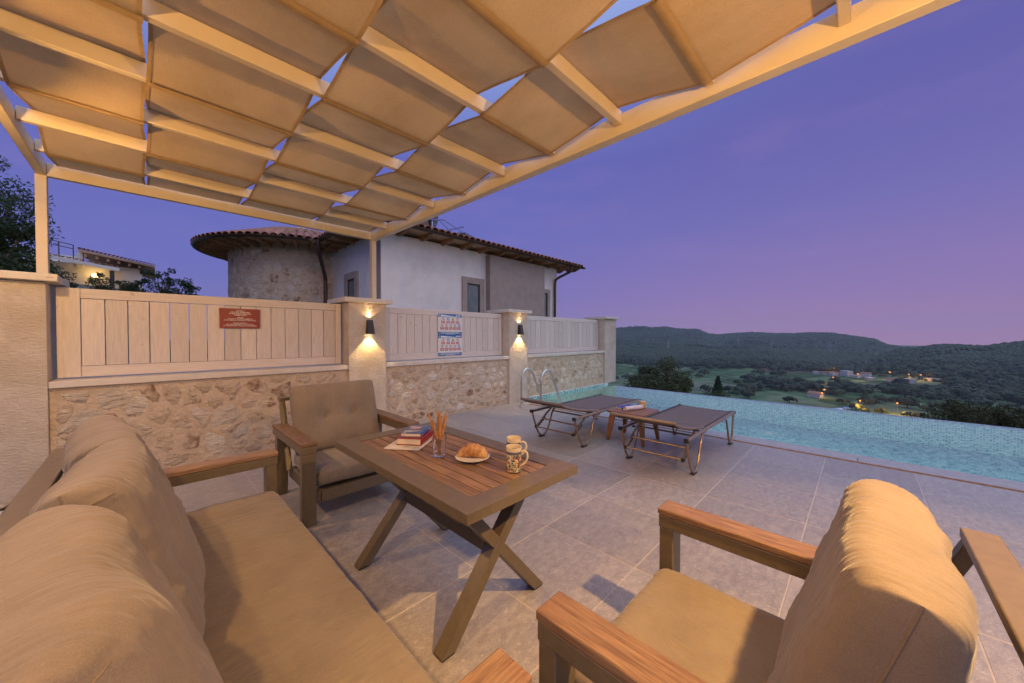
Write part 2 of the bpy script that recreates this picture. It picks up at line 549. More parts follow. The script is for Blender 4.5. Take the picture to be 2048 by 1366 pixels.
# ------------------------------------------------------------------ pool
POOL_W = 20
PX0, PX1, PY0, PY1, PZ = 5.815, 9.05, -7.0, 5.19, -1.9
pool = MB()
pool.box((PX0 - .02, PY0, PZ - .2), (PX1 + .02, PY1, PZ - .004))
pool.box((PX1 + .003, PY0, PZ - .2), (PX1 + .19, PY1 + .02, -.004))
pool.box((PX0 - .25, PY0, PZ - .2), (PX0 - .004, PY1, -.41))
pool.box((PX0 - .3, PY1 + .004, PZ - .2), (PX1 + .19, PY1 + .30, -.02))
pool.box((PX0 - .3, PY0 - .3, PZ - .2), (PX1 + .19, PY0, -.02))
grout_pool = material('pool_grout', (.62, .74, .68), (.66, .78, .72), 8, rough=.6, bump=0)
pool_o = tag(pool.build('swimming_pool', grout_pool), kind='structure')


def mosaic_mat():
    m = bpy.data.materials.new('glass_mosaic')
    m.use_nodes = True
    t = m.node_tree
    b = t.nodes['Principled BSDF']
    a = nd(t, 'ShaderNodeAttribute', attribute_name='tone')
    r = ramp(t, [(0, (.06, .19, .23)), (.14, (.11, .29, .33)), (.28, (.22, .44, .46)), (.45, (.38, .60, .58)), (.70, (.52, .72, .66)), (1, (.64, .78, .70))])
    t.links.new(a.outputs['Fac'], r.inputs[0])
    t.links.new(r.outputs[0], b.inputs['Base Color'])
    b.inputs['Roughness'].default_value = .25
    return m


def mosaic(name, o, du, dv, nrm, nu, nv, pitch=.031, parent=None):
    """grid of small raised glass tiles starting at o along du, dv"""
    o, du, dv, nrm = (np.array(a, float) for a in (o, du, dv, nrm))
    g = .0022
    iu, iv = np.meshgrid(np.arange(nu), np.arange(nv), indexing='ij')
    iu, iv = iu.ravel(), iv.ravel()
    base = o + iu[:, None] * pitch * du + iv[:, None] * pitch * dv + nrm * .0015
    s = pitch - g
    V = np.stack([base + g * (du + dv), base + s * du + g * dv, base + s * (du + dv), base + g * du + s * dv], 1).reshape(-1, 3)
    F = np.arange(len(V)).reshape(-1, 4)
    me = raw_mesh(name, V, F, MT['mosaic'], 4)
    at = me.attributes.new('tone', 'FLOAT', 'FACE')
    rs = np.random.RandomState(nu)
    tone = np.clip(rs.beta(2.0, 1.5, len(F)), 0, 1)
    dark = rs.rand(len(F)) < .24
    tone[dark] *= .30
    at.data.foreach_set('value', tone.astype(np.float32))
    ob = link(bpy.data.objects.new(name, me))
    ob.parent = parent
    return tag(ob, kind='stuff')


MT['mosaic'] = mosaic_mat()
nz_ = int(1.9 / .031)
ny_ = int((PY1 - PY0) / .031)
nx_ = int((PX1 - PX0) / .031)
mosaic('wall_mosaic', (PX1, PY1, -.004), (0, -1, 0), (0, 0, -1), (-1, 0, 0), ny_, nz_, parent=pool_o)
mosaic('end_mosaic', (PX1, PY1, .058), (-1, 0, 0), (0, 0, -1), (0, -1, 0), nx_, nz_ + 2, parent=pool_o)
mosaic('floor_mosaic', (PX0, PY0, PZ), (1, 0, 0), (0, 1, 0), (0, 0, 1), nx_, ny_, parent=pool_o)
mosaic('near_mosaic', (PX0, PY0, -.034), (0, 1, 0), (0, 0, -1), (1, 0, 0), ny_, nz_, parent=pool_o)
mosaic('rim_mosaic', (PX1, PY1, -.002), (0, -1, 0), (1, 0, 0), (0, 0, 1), ny_, 6, parent=pool_o)
# low tiled kerb under the boundary wall at the end of the pool
MB().box((5.84, PY1 + .0045, -.1), (9.24, 5.30, .058)).build('end_kerb', grout_pool, pool_o)
pl = MB().lathe([(.0, .0), (.085, .0), (.09, .012), (.0, .02)], 20, Matrix.Translation((8.25, 1.25, PZ + .002))).build('floor_light', MT['plate'], pool_o)

for yy in (3.6, 1.2, -1.2, -3.6):  # added lights on the unseen near wall, to brighten the underwater mosaic
    MB().lathe([(.0, 0), (.11, 0), (.12, .015), (.0, .02)], 20, Matrix.Translation((PX0 + .003, yy, -.85)) @ Matrix.Rotation(math.pi / 2, 4, 'Y')).build('underwater_fill_light', emissive('pool_fill_lens', (.75, 1, .95), 2), pool_o)
    la = lamp('pool_fill_light', 'AREA', (PX0 + .04, yy, -.85), POOL_W, (.72, 1.0, .93), aim=(PX0 + 3, yy, -.95))
    la.data.shape = 'DISK'
    la.data.size = .2
wm = bpy.data.materials.new('pool_water')
wm.use_nodes = True
t = wm.node_tree
t.nodes.clear()
g = nd(t, 'ShaderNodeBsdfGlass')
g.inputs['IOR'].default_value = 1.333
g.inputs['Roughness'].default_value = 0
g.inputs['Color'].default_value = (.93, 1.0, .99, 1)
tcw = nd(t, 'ShaderNodeTexCoord')
mpw = nd(t, 'ShaderNodeMapping')
mpw.inputs['Scale'].default_value = (1.0, 1.25, 1)
n1 = nd(t, 'ShaderNodeTexNoise')
n1.inputs['Scale'].default_value = 7.5
n1.inputs['Detail'].default_value = 3
bmp = nd(t, 'ShaderNodeBump')
bmp.inputs['Strength'].default_value = .06
bmp.inputs['Distance'].default_value = .06
t.links.new(tcw.outputs['Object'], mpw.inputs[0])
t.links.new(mpw.outputs[0], n1.inputs['Vector'])
# the surface is calmer along the overflow edge
sx = nd(t, 'ShaderNodeSeparateXYZ')
t.links.new(tcw.outputs['Object'], sx.inputs[0])
calm = nd(t, 'ShaderNodeMapRange', interpolation_type='SMOOTHSTEP')
calm.inputs['From Min'].default_value = PX0 + .7
calm.inputs['From Max'].default_value = PX1 - 1.6
calm.inputs['To Min'].default_value = 1.0
calm.inputs['To Max'].default_value = .10
t.links.new(sx.outputs['X'], calm.inputs['Value'])
mlt = nd(t, 'ShaderNodeMath', operation='MULTIPLY')
t.links.new(n1.outputs[0], mlt.inputs[0])
t.links.new(calm.outputs[0], mlt.inputs[1])
t.links.new(mlt.outputs[0], bmp.inputs['Height'])
t.links.new(bmp.outputs[0], g.inputs['Normal'])
o_ = nd(t, 'ShaderNodeOutputMaterial')
t.links.new(g.outputs[0], o_.inputs['Surface'])
water = MB().add([(PX0 - .002, PY0 - .01, .0015), (PX1 + .185, PY0 - .01, .0015), (PX1 + .185, PY1 + .003, .0015), (PX0 - .002, PY1 + .003, .0015)], [(0, 1, 2, 3)]).build('pool_water', wm)
tag(water, kind='structure')

# ------------------------------------------------------------------ pebble bed beside the tiles
bed = tag(MB().box((-2.6, -3, -.30), (-.346, 5.19, -.05)).build('pebble_bed', MT['soil']), kind='structure')


def blob(rx, ry, rz, seed, mat, name, sub=2):
    bm = bmesh.new()
    bmesh.ops.create_icosphere(bm, subdivisions=sub, radius=1)
    for v in bm.verts:
        f = 1 + .22 * mnoise.noise(v.co * 1.1 + Vector((seed * 3.1, seed, 0)))
        v.co = Vector((v.co.x * rx, v.co.y * ry, v.co.z * rz)) * f
    me = bpy.data.meshes.new(name)
    bm.to_mesh(me)
    bm.free()
    me.materials.append(mat)
    me.polygons.foreach_set('use_smooth', [True] * len(me.polygons))
    return me


peb = [blob(.05 + .012 * k, .035 + .006 * k, .026, k, MT['pebble'], 'pebble') for k in range(4)]
sl = [blob(.07, .05, .014, 9 + k, MT['slate'], 'slate_chip', 1) for k in range(3)]
pr = random.Random(3)
pts = []
tries = 0
while len(pts) < 95 and tries < 4000:
    tries += 1
    x, y = pr.uniform(-.98, -.37), pr.uniform(3.4, 5.12)
    if all((x - a) ** 2 + (y - b) ** 2 > .0065 for a, b in pts): pts.append((x, y))
for k, (x, y) in enumerate(pts):
    if pr.random() < .25: inst('slate_chip', pr.choice(sl), bed, (x, y, -.03), (pr.uniform(-.2, .2), pr.uniform(-.2, .2), pr.uniform(0, 6)), (pr.uniform(.9, 1.5),) * 3)
    else: inst('pebble', pr.choice(peb), bed, (x, y, -.022), (pr.uniform(-.3, .3), pr.uniform(-.3, .3), pr.uniform(0, 6)), (pr.uniform(.7, 1.1),) * 3)

# ------------------------------------------------------------------ rubble stones (voronoi cells shrunk inside their mortar)
def cells(w, h, nx, ny, seed, jitter=.42):
    r = random.Random(seed)
    sx, sy = w / nx, h / ny
    seeds = []
    for j in range(-1, ny + 1):
        for i in range(-1, nx + 1):
            seeds.append(((i + .5 + (.5 if j % 2 else 0) + r.uniform(-jitter, jitter)) * sx, (j + .5 + r.uniform(-jitter, jitter)) * sy))
    out = []
    for (cx, cy) in seeds:
        if not (0 < cx < w and 0 < cy < h): continue
        poly = [(0, 0), (w, 0), (w, h), (0, h)]
        for (qx, qy) in seeds:
            if (qx, qy) == (cx, cy) or abs(qx - cx) > 3 * sx or abs(qy - cy) > 3 * sy: continue
            mx, my, nx_2, ny_2 = (cx + qx) / 2, (cy + qy) / 2, qx - cx, qy - cy
            new = []
            for a in range(len(poly)):
                p, q = poly[a], poly[(a + 1) % len(poly)]
                dp = (p[0] - mx) * nx_2 + (p[1] - my) * ny_2
                dq = (q[0] - mx) * nx_2 + (q[1] - my) * ny_2
                if dp <= 0: new.append(p)
                if (dp < 0 < dq) or (dq < 0 < dp):
                    f = dp / (dp - dq)
                    new.append((p[0] + (q[0] - p[0]) * f, p[1] + (q[1] - p[1]) * f))
            poly = new
            if len(poly) < 3: break
        if len(poly) >= 3: out.append(poly)
    return out


def stone_shape(poly, r, gap):
    """rounded, uneven outline -> list of rings of (x, y, out)"""
    n = len(poly)
    cx, cy = sum(p[0] for p in poly) / n, sum(p[1] for p in poly) / n
    size = min(max(p[0] for p in poly) - min(p[0] for p in poly), max(p[1] for p in poly) - min(p[1] for p in poly))
    if size < .05: return None
    k = max(.35, 1 - gap / size * 2 - r.uniform(0, .22))
    q = [(cx + (x - cx) * k, cy + (y - cy) * k) for x, y in poly]
    for _ in range(2):
        q = [p for a in range(len(q)) for p in (((q[a][0] * .75 + q[(a + 1) % len(q)][0] * .25), (q[a][1] * .75 + q[(a + 1) % len(q)][1] * .25)),
                                                ((q[a][0] * .25 + q[(a + 1) % len(q)][0] * .75), (q[a][1] * .25 + q[(a + 1) % len(q)][1] * .75)))]
    while len(q) > 20: q = q[::2] if len(q) > 38 else [p for i, p in enumerate(q) if i % 3 != 1]
    q = [(x + r.uniform(-.13, .13) * size * .5, y + r.uniform(-.13, .13) * size * .5) for x, y in q]
    h = r.uniform(.004, .016)
    rings = []
    for f, e in ((1.0, -.0035), (.86, h * .55), (.5, h)):
        rings.append([(cx + (x - cx) * f, cy + (y - cy) * f, e + (r.uniform(-.006, .006) if e > 0 else 0)) for x, y in q])
    return rings, (cx, cy, h + r.uniform(-.003, .004)), (cx, cy)


def stones(parent, w, h, nx, ny, seed, place, name='stone', gap=.016, weights=(.72, .08, .20)):
    r = random.Random(seed + 100)
    for poly in cells(w, h, nx, ny, seed):
        s = stone_shape(poly, r, gap)
        if not s: continue
        rings, tip, c = s
        n = len(rings[0])
        o = Vector(place(*c, 0))
        vs = [Vector(place(*p)) - o for ring in rings for p in ring] + [Vector(place(*tip)) - o]
        fs = [(a * n + i, a * n + (i + 1) % n, (a + 1) * n + (i + 1) % n, (a + 1) * n + i) for a in range(2) for i in range(n)] + [(2 * n + i, 2 * n + (i + 1) % n, 3 * n) for i in range(n)]
        mm = r.choices(('stone', 'stone_dark', 'stone_pale'), weights)[0]
        me = MB().add(vs, fs).mesh(name, MT[mm], 60)
        inst(name, me, parent, o)


# ------------------------------------------------------------------ pillars, low walls, slatted panels
YW = 5.194
PIL = [(-1.26, -.625), (2.0, 2.555), (5.23, 5.785), (9.06, 9.69)]
plabel = ['hammered limestone pillar at the left edge carrying a pergola post', 'limestone pillar with lit wall lamp behind the armchair',
          'limestone pillar with lit wall lamp beside the pool ladder', 'plain limestone pillar without a lamp at the end of the pool']
for (xa, xb), lb in zip(PIL, plabel):
    cx = (xa + xb) / 2
    o = thing('stone_pillar', lb, 'pillar', (cx, YW, 0), group='limestone pillars of the boundary wall')
    w = (xb - xa) / 2
    M = MB()
    # shaft with a very slightly uneven front face
    M.box((-w, 0, -.3 if xa < 5.8 else .058), (w, .56, 1.882))
    M.build('shaft', MT['limestone'], o, .006)
    MB().box((-w - .075, -.075, 1.883), (w + .075, .635, 1.95)).build('cap', MT['limecap'], o, .008)

secs = [(-.625, 2.0), (2.555, 5.23), (5.785, 9.06)]
wl = ['low rubble stone wall under the longest slatted panel, behind the sofa', 'low rubble stone wall between the two lamp pillars', 'low rubble stone wall along the end of the pool']
fl = ['whitewashed slatted timber panel carrying the red sign', 'whitewashed slatted timber panel carrying the pool rules posters', 'whitewashed slatted timber panel above the pool end, without signs']
for k, (xa, xb) in enumerate(secs):
    L = xb - xa
    o = thing('stone_wall', wl[k], 'wall', (xa, YW, 0), group='low stone walls of the boundary')
    o['kind'] = 'thing'
    z0 = -.1 if k < 2 else .06
    MB().box((.002, .045, z0), (L - .002, .50, .925)).build('mortar_core', MT['mortar'], o)
    stones(o, L - .06, .90 - max(z0, 0), (11, 12, 15)[k], (5, 6, 6)[k], 11 + k, lambda x, y, e, z0=z0: (x + .03, .043 - e, max(z0, 0) + .012 + y), 'stone',
           gap=.006, weights=((.56, .18, .26), (.60, .13, .27), (.60, .11, .29))[k])
    MB().box((.002, .006, .926), (L - .002, .50, .988)).build('coping', MT['limecap'], o, .006)
    # slatted panel
    f = thing('slatted_panel', fl[k], 'fence panel', (xa, YW + .20, .995), group='slatted fence panels between the pillars')
    f['kind'] = 'thing'
    a, b, H = .032, L - .032, .865
    st = (.145, .12, .12)[k]
    rail, th = .095, .042
    MB().box((a, 0, .008), (a + st, th, H)).build('stile', MT['plank'], f, .004)
    MB().box((b - .075, 0, .008), (b, th, H)).build('stile', MT['plank'], f, .004)
    MB().box((a + st + .002, .001, H - rail), (b - .077, th, H)).build('rail', MT['plank_x'], f, .004)
    MB().box((a + st + .002, .001, .008), (b - .077, th, .008 + rail + .01)).build('rail', MT['plank_x'], f, .004)
    n = (15, 16, 17)[k]
    wdt = (b - .077 - a - st - .002) / n
    za, zb = .008 + rail + .014, H - rail - .004
    me = MB().box((-wdt / 2 + .0042, 0, za), (wdt / 2 - .0042, .022, zb)).mesh('slat', MT['plank'])
    for i in range(n):
        s = inst('slat', me, f, (a + st + .002 + (i + .5) * wdt, .008 + rnd.uniform(-.0015, .0015), 0))

# ------------------------------------------------------------------ pillar lamps
lum = emissive('lamp_opening', (1, .80, .45), 22)
for (xa, xb), lb in zip(PIL[1:3], ['lit up-and-down wall lamp on the pillar behind the armchair', 'lit up-and-down wall lamp on the pillar by the pool ladder']):
    cx = (xa + xb) / 2 + .01
    o = thing('wall_lamp', lb, 'wall lamp', (cx, YW, 1.43), group='up-and-down lamps on the pillars')
    M = MB()
    d0, d1, t0, t1, hh, th = .050, .034, .010, .098, .205, .004
    vs = []
    for s in (0, 1):
        for z, w, d in ((0, d0, t1), (hh, d1, .066)):
            ww, dd = w - s * th, d - s * th
            vs += [(-ww, -.004, z), (ww, -.004, z), (ww, -dd, z), (-ww, -dd, z)]
    fs = []
    for a in range(4):
        b = (a + 1) % 4
        fs.append((a, b, 4 + b, 4 + a))
        fs.append((8 + b, 8 + a, 12 + a, 12 + b))
        fs.append((b, a, 8 + a, 8 + b))
        fs.append((4 + a, 4 + b, 12 + b, 12 + a))
    M.add(vs, fs)
    M.build('housing', MT['anthracite'], o)
    MB().box((-.030, -.060, .085), (.030, -.006, .12)).build('divider', MT['anthracite'], o)
    MB().box((-.030, -.066, .030), (.030, -.012, .040)).build('lens', lum, o)
    lamp('lamp_down', 'SPOT', (cx, YW - .052, 1.418), 24, (1, .66, .24), .012, (cx, YW - .046 + .02, 0), 88, .10)
    lamp('lamp_up', 'SPOT', (cx, YW - .036, 1.645), 5, (1, .72, .32), .008, (cx, YW - .036 + .45, 3), 42, .5)
    lamp('lamp_up_wide', 'SPOT', (cx, YW - .040, 1.65), 2.2, (1, .55, .18), .01, (cx, YW - .03, 3), 125, .4)

# ------------------------------------------------------------------ pergola
pg = thing('pergola', 'cream painted metal pergola with woven strips of beige shade cloth', 'pergola', (0, 0, 0))
XL, XR, YB, YF = -.70, 2.455, -2.2, 5.44
def pbox(name, lo, hi, bevel=.004): return MB().box(lo, hi).build(name, MT['cream'], pg, bevel)
pbox('post', (-.705, 5.42, 1.951), (-.635, 5.50, 2.89))
pbox('post', (2.445, 5.42, 1.951), (2.515, 5.50, 2.89))
pbox('beam', (XL + .062, YF, 2.891), (XR - .002, YF + .06, 3.015))
pbox('beam', (XL, YB, 2.891), (XL + .06, YF + .06, 3.015))
rb = pbox('beam', (XR, YB, 2.893), (XR + .06, YF + .06, 3.035))
MB().box((XR - .012, YB, 2.878), (XR + .072, YF + .062, 2.892)).build('flange', MT['cream'], pg, .003)
Yk = [.08 + .61 * k for k in range(-3, 9)]
rafter_me = MB().box((XL + .062, -.024, 2.952), (XR - .002, .024, 3.048)).mesh('rafter', MT['cream'])
for yk in Yk:
    r_ = inst('rafter', rafter_me, pg, (0, yk, 0))
    bv = r_.modifiers.new('bevel', 'BEVEL')
    bv.width = .004
strips = [(-.575, .004, 1), (.018, .795, 0), (.815, 1.60, 1), (1.648, 2.405, 0)]
for xa, xb, par in strips:
    ny, nx = 260, 15
    ys = np.linspace(YB + .3, 5.425, ny)
    xs = np.linspace(xa, xb, nx)
    ph = np.pi * (ys - .08) / .61 + (np.pi if par else 0)
    cyc = np.cos(ph)
    tri = 2 / np.pi * np.arcsin(np.clip(cyc, -1, 1))
    tri = np.sign(tri) * np.where(np.abs(tri) > .90, .90 + (np.abs(tri) - .90) * .45, np.abs(tri)) / .945
    prof = 3.0 + .0575 * tri
    prof = np.where(ys > 4.96, np.interp(ys, [4.96, 5.425], [3.0 + .057 * (1 if not par else -1), 3.0]), prof)
    Pg = np.zeros((nx, ny, 3))
    for i, x in enumerate(xs):
        e = (i / (nx - 1) - .5) * 2
        slack = np.array([(mnoise.noise(Vector((x * 2.1, yy * 1.3, xa * 9))) + .5 * mnoise.noise(Vector((x * 9, yy * 2.5, xa * 5)))) for yy in ys])
        Pg[i, :, 0] = x + .007 * np.sin(ys * 5.15 + xa * 4) * abs(e)
        Pg[i, :, 1] = ys
        Pg[i, :, 2] = prof - .004 * (1 - np.abs(tri)) * (1 - e * e) + .010 * slack * (1 - np.abs(tri) * .8)
    s = grid_mesh('shade_strip', Pg, MT['shade'], pg)
    for xe, d in ((0, 1), (nx - 1, -1)):
        H = np.zeros((2, ny, 3))
        H[0] = Pg[xe] - np.array([0, 0, .0035])
        H[1] = Pg[xe] - np.array([0, 0, .0035])
        H[1, :, 0] += d * .016
        H[0, :, 0] -= d * .003
        grid_mesh('hem', H, MT['shade_hem'], s)
    # stitched bands where the cloth passes under a rafter
    for k, yk in enumerate(Yk):
        under = ((k - 3) % 2 == 1) if not par else ((k - 3) % 2 == 0)
        if under and yk > YB + .4:
            z = 3.0 - .057 - .0125
            b_ = np.zeros((2, 5, 3))
            for i, x in enumerate((xa, xb)):
                for j, q in enumerate((-.026, -.013, 0, .013, .026)):
                    b_[i, j] = (x, yk + q, z + q * q * 7.5)
            b_[1], b_[0] = b_[1].copy(), b_[0].copy()
            Bx = np.zeros((12, 5, 3))
            for i in range(12): Bx[i] = b_[0] + (b_[1] - b_[0]) * i / 11
            Bx[:, :, 2] -= .010 * 0
            grid_mesh('seam_band', Bx, MT['shade_hem'], s)

# the villa's terrace lights: small spotlights clamped outside the pergola, out of the picture
for (p, e) in TERRACE_LAMPS:
    o = thing('terrace_spotlight', 'small warm terrace spotlight under the rear rafters of the pergola' if p[1] < 0 else ('small warm spotlight beside the left pergola beam, over the sofa end' if p[1] > 2 else 'small warm spotlight beside the left pergola beam, over the sofa middle'), 'spotlight', p)
    MB().lathe([(.095, .05), (.060, .085), (.055, .15), (.012, .16), (.012, .31)], 16).build('housing', MT['anthracite'], o)
    if p[0] < 0: MB().bar((0, 0, .30), (.13, 0, .32), .02, .02).build('bracket', MT['anthracite'], o)
# ------------------------------------------------------------------ neighbouring house
HX0, HX1, HY0, HY1, ZE = 4.10, 11.30, 8.60, 15.5, 4.06
nh = thing('neighbour_house', 'white rendered villa with taupe panel and round stone tower behind the fence', 'house', (HX0, HY0, -1.2))
zb = 1.2   # local height of terrace level
def hb(name, lo, hi, mat, bevel=0, parent=None):
    """box given in world coordinates, child of the house"""
    return MB().box([a - b for a, b in zip(lo, (HX0, HY0, -1.2))], [a - b for a, b in zip(hi, (HX0, HY0, -1.2))]).build(name, mat, parent or nh, bevel)
OH = Vector((HX0, HY0, -1.2))
WT = 4.02
hb('wall', (HX0, HY0, -1.2), (HX1, HY1, WT), MT['render'])
hb('corner_pilaster', (HX0 - .012, HY0 - .012, -1.2), (HX0 + .0, HY0 + .50, WT - .02), MT['taupe'])
hb('wall_panel', (7.58, HY0 - .22, -1.2), (10.27, HY0 - .002, WT - .06), MT['taupe'])


def window(plane, a0, a1, z0, z1, fw, parent=nh):
    """framed recessed window on the front (plane 'y') or side (plane 'x') wall"""
    def bx(u0, u1, za, zc, d0, d1):
        if plane == 'y': return (u0, HY0 - d1, za), (u1, HY0 - d0, zc)
        return (HX0 - d1, u0, za), (HX0 - d0, u1, zc)
    M = MB()
    for u0, u1, za, zc in ((a0, a0 + fw, z0, z1), (a1 - fw, a1, z0, z1), (a0 + fw, a1 - fw, z1 - fw, z1), (a0 + fw, a1 - fw, z0, z0 + fw)):
        lo, hi = bx(u0, u1, za, zc, .001, .055)
        M.box(Vector(lo) - OH, Vector(hi) - OH)
    w = M.build('window', MT['taupe'], parent, .004)
    S = MB()
    s = .045
    for u0, u1, za, zc in ((a0 + fw, a0 + fw + s, z0 + fw, z1 - fw), (a1 - fw - s, a1 - fw, z0 + fw, z1 - fw), (a0 + fw + s, a1 - fw - s, z1 - fw - s, z1 - fw), (a0 + fw + s, a1 - fw - s, z0 + fw, z0 + fw + s)):
        lo, hi = bx(u0, u1, za, zc, .002, .022)
        S.box(Vector(lo) - OH, Vector(hi) - OH)
    S.build('sash', MT['frame_dark'], w)
    lo, hi = bx(a0 + fw + s, a1 - fw - s, z0 + fw + s, z1 - fw - s, .003, .010)
    MB().box(Vector(lo) - OH, Vector(hi) - OH).build('pane', MT['glasspane'], w)
    return w


window('y', 6.62, 7.49, 1.35, 3.19, .185)
window('y', 10.30, 10.82, 1.35, 3.17, .15)
window('x', 9.92, 10.84, 1.35, 3.20, .19)

# hipped roof slab with timber soffit
ex0, ex1, ey0, ey1 = HX0 - .60, HX1 + .95, HY0 - .57, HY1 + .5
pitch = .27
rid = (ey1 - ey0) / 2
zr = ZE + .09 + pitch * rid
A, B_, C_, D_ = (ex0, ey0), (ex1, ey0), (ex1, ey1), (ex0, ey1)
r0, r1 = (ex0 + rid, ey0 + rid, zr), (ex1 - rid, ey0 + rid, zr)
M = MB()
vs = [(*A, ZE + .09), (*B_, ZE + .09), (*C_, ZE + .09), (*D_, ZE + .09), r0, r1, (*A, ZE + .055), (*B_, ZE + .055), (*C_, ZE + .055), (*D_, ZE + .055)]
M.add([Vector(v) - OH for v in vs], [(0, 1, 5, 4), (1, 2, 5), (2, 3, 4, 5), (3, 0, 4), (6, 9, 8, 7), (0, 6, 7, 1), (1, 7, 8, 2), (2, 8, 9, 3), (3, 9, 6, 0)])
roof = M.build('roof', MT['soffit'], nh, 0, 5)

# barrel tile: tapered half-pipe with thickness, length along +y (up the slope)
def barrel(L=.42, r0_=.098, r1_=.078, seg=6, t=.014, name='roof_tile'):
    vs, fs = [], []
    for y, r in ((0, r0_), (L, r1_)):
        for rr in (r, r - t):
            for k in range(seg + 1):
                a = math.pi * k / seg
                vs.append((math.cos(a) * rr, y, math.sin(a) * rr * .82))
    n = seg + 1
    for k in range(seg):
        fs += [(k, 2 * n + k, 2 * n + k + 1, k + 1), (n + k + 1, 3 * n + k + 1, 3 * n + k, n + k), (k + 1, n + k + 1, n + k, k)]
    return MB().add(vs, fs).mesh(name, MT['rooftile'], 60)
tile_m = barrel()
pan_m = barrel(.42, .075, .09, 4, .012)
sl_ang = math.atan(pitch)
def slope_tiles(x_from, x_to, y_edge, rows, dx=.205, first=0):
    n = int((x_to - x_from) / dx)
    for i in range(n):
        for j in range(first, rows):
            x = x_from + (i + .5) * dx
            dist = j * .36 - .10
            yy = y_edge + dist * math.cos(sl_ang)
            zz = ZE + .10 + dist * math.sin(sl_ang) + .022 * 0
            if x - ex0 < (yy - ey0) or ex1 - x < (yy - ey0): continue
            inst('roof_tile', tile_m, roof, Vector((x + rnd.uniform(-.006, .006), yy, zz)) - OH, (sl_ang + R(3), 0, rnd.uniform(-.02, .02)))
slope_tiles(ex0 + .02, ex1, ey0, 3)
# the slope above: the same courses as one piece, too far and too flat to tell apart
M = MB()
for i in range(int((ex1 - ex0) / .205)):
    x = ex0 + .02 + (i + .5) * .205
    for j in range(3, 10):
        dist = j * .36 - .10
        yy, zz = ey0 + dist * math.cos(sl_ang), ZE + .10 + dist * math.sin(sl_ang)
        if x - ex0 < (yy - ey0) or ex1 - x < (yy - ey0): continue
        T_ = Matrix.Translation(Vector((x, yy, zz)) - OH) @ Matrix.Rotation(sl_ang + R(3), 4, 'X')
        M.add([v.co for v in tile_m.vertices], [tuple(p.vertices) for p in tile_m.polygons], T_)
tag(M.build('upper_tiles', MT['rooftile'], roof), kind='stuff')

# side slope (towards the tower): tiles run down to the -x eave
M = MB()
for i in range(int((ey1 - ey0) / .205)):
    y = ey0 + .02 + (i + .5) * .205
    for j in range(0, 6):
        dist = j * .36 - .10
        xx, zz = ex0 + dist * math.cos(sl_ang), ZE + .10 + dist * math.sin(sl_ang)
        if y - ey0 < (xx - ex0) or ey1 - y < (xx - ex0): continue
        T_ = Matrix.Translation(Vector((xx, y, zz)) - OH) @ Matrix.Rotation(-math.pi / 2, 4, 'Z') @ Matrix.Rotation(sl_ang + R(3), 4, 'X')
        if j < 2: inst('roof_tile', tile_m, roof, T_.to_translation(), T_.to_euler())
        else: M.add([v.co for v in tile_m.vertices], [tuple(p.vertices) for p in tile_m.polygons], T_)
tag(M.build('side_tiles', MT['rooftile'], roof), kind='stuff')

# rafter tails with a cut nose
def tail(p, d, L=.62):
    """p: wall point under the soffit, d: outward unit vector"""
    d = Vector(d)
    s = Vector((-d.y, d.x, 0))
    prof = [(-.10, 0), (L, 0), (L, -.055), (L - .06, -.075), (L - .12, -.085), (L - .17, -.125), (-.10, -.135)]
    vs = [Vector(p) + d * a + Vector((0, 0, b)) + s * w for w in (-.045, .045) for a, b in prof]
    n = len(prof)
    fs = [tuple(range(n)), tuple(range(2 * n - 1, n - 1, -1))] + [(i, n + i, n + (i + 1) % n, (i + 1) % n) for i in range(n)]
    return MB().add([v - OH for v in vs], fs).build('rafter_tail', MT['rafter'], nh, .004)
x = HX0 - .22
while x < ex1 - .1:
    tail((x, HY0, ZE + .053), (0, -1, 0), .50)
    x += .685
y = HY0 + .35
while y < 11.6:
    tail((HX0, y, ZE + .053), (-1, 0, 0), .52)
    y += .62
for y in (HY0 + .4, HY0 + 1.1): tail((HX1, y, ZE + .053), (1, 0, 0), .88)

# gutters: half-round channel
def gutter(pts, name='gutter', r=.062, out=None):
    vs, fs = [], []
    seg = 8
    for i, p in enumerate(pts):
        p = Vector(p)
        a, b = Vector(pts[max(i - 1, 0)]), Vector(pts[min(i + 1, len(pts) - 1)])
        d = (b - a).normalized()
        s = Vector((d.y, -d.x, 0)).normalized()
        for rr in (r, r - .006):
            for k in range(seg + 1):
                an = math.pi + math.pi * k / seg
                vs.append(p + s * math.cos(an) * rr + Vector((0, 0, math.sin(an) * rr)))
    n = 2 * (seg + 1)
    m = seg + 1
    for i in range(len(pts) - 1):
        for k in range(seg):
            fs += [(i * n + k, i * n + k + 1, (i + 1) * n + k + 1, (i + 1) * n + k), (i * n + m + k + 1, i * n + m + k, (i + 1) * n + m + k, (i + 1) * n + m + k + 1)]
        fs += [(i * n, (i + 1) * n, (i + 1) * n + m, i * n + m), (i * n + seg, i * n + m + seg, (i + 1) * n + m + seg, (i + 1) * n + seg)]
    fs += [(k, m + k, m + k + 1, k + 1) for k in range(seg)]
    e = (len(pts) - 1) * n
    fs += [(e + k + 1, e + m + k + 1, e + m + k, e + k) for k in range(seg)]
    return MB().add([v - OH for v in vs], fs).build(name, MT['gutter'], nh, 0, 50)
GZ = ZE + .065
gutter([(ex0 - .05, ey0 - .065, GZ), (ex1 + .02, ey0 - .065, GZ)])
TC, TRe, TR = (3.8, 13.9), 2.76, 2.02
gutter([(ex0 - .065, ey0 - .05, GZ), (ex0 - .065, 11.00, GZ)])
hb('fascia', (ex0 - .002, ey0 - .012, ZE + .015), (ex1, ey0 + .012, ZE + .054), MT['gutter'])
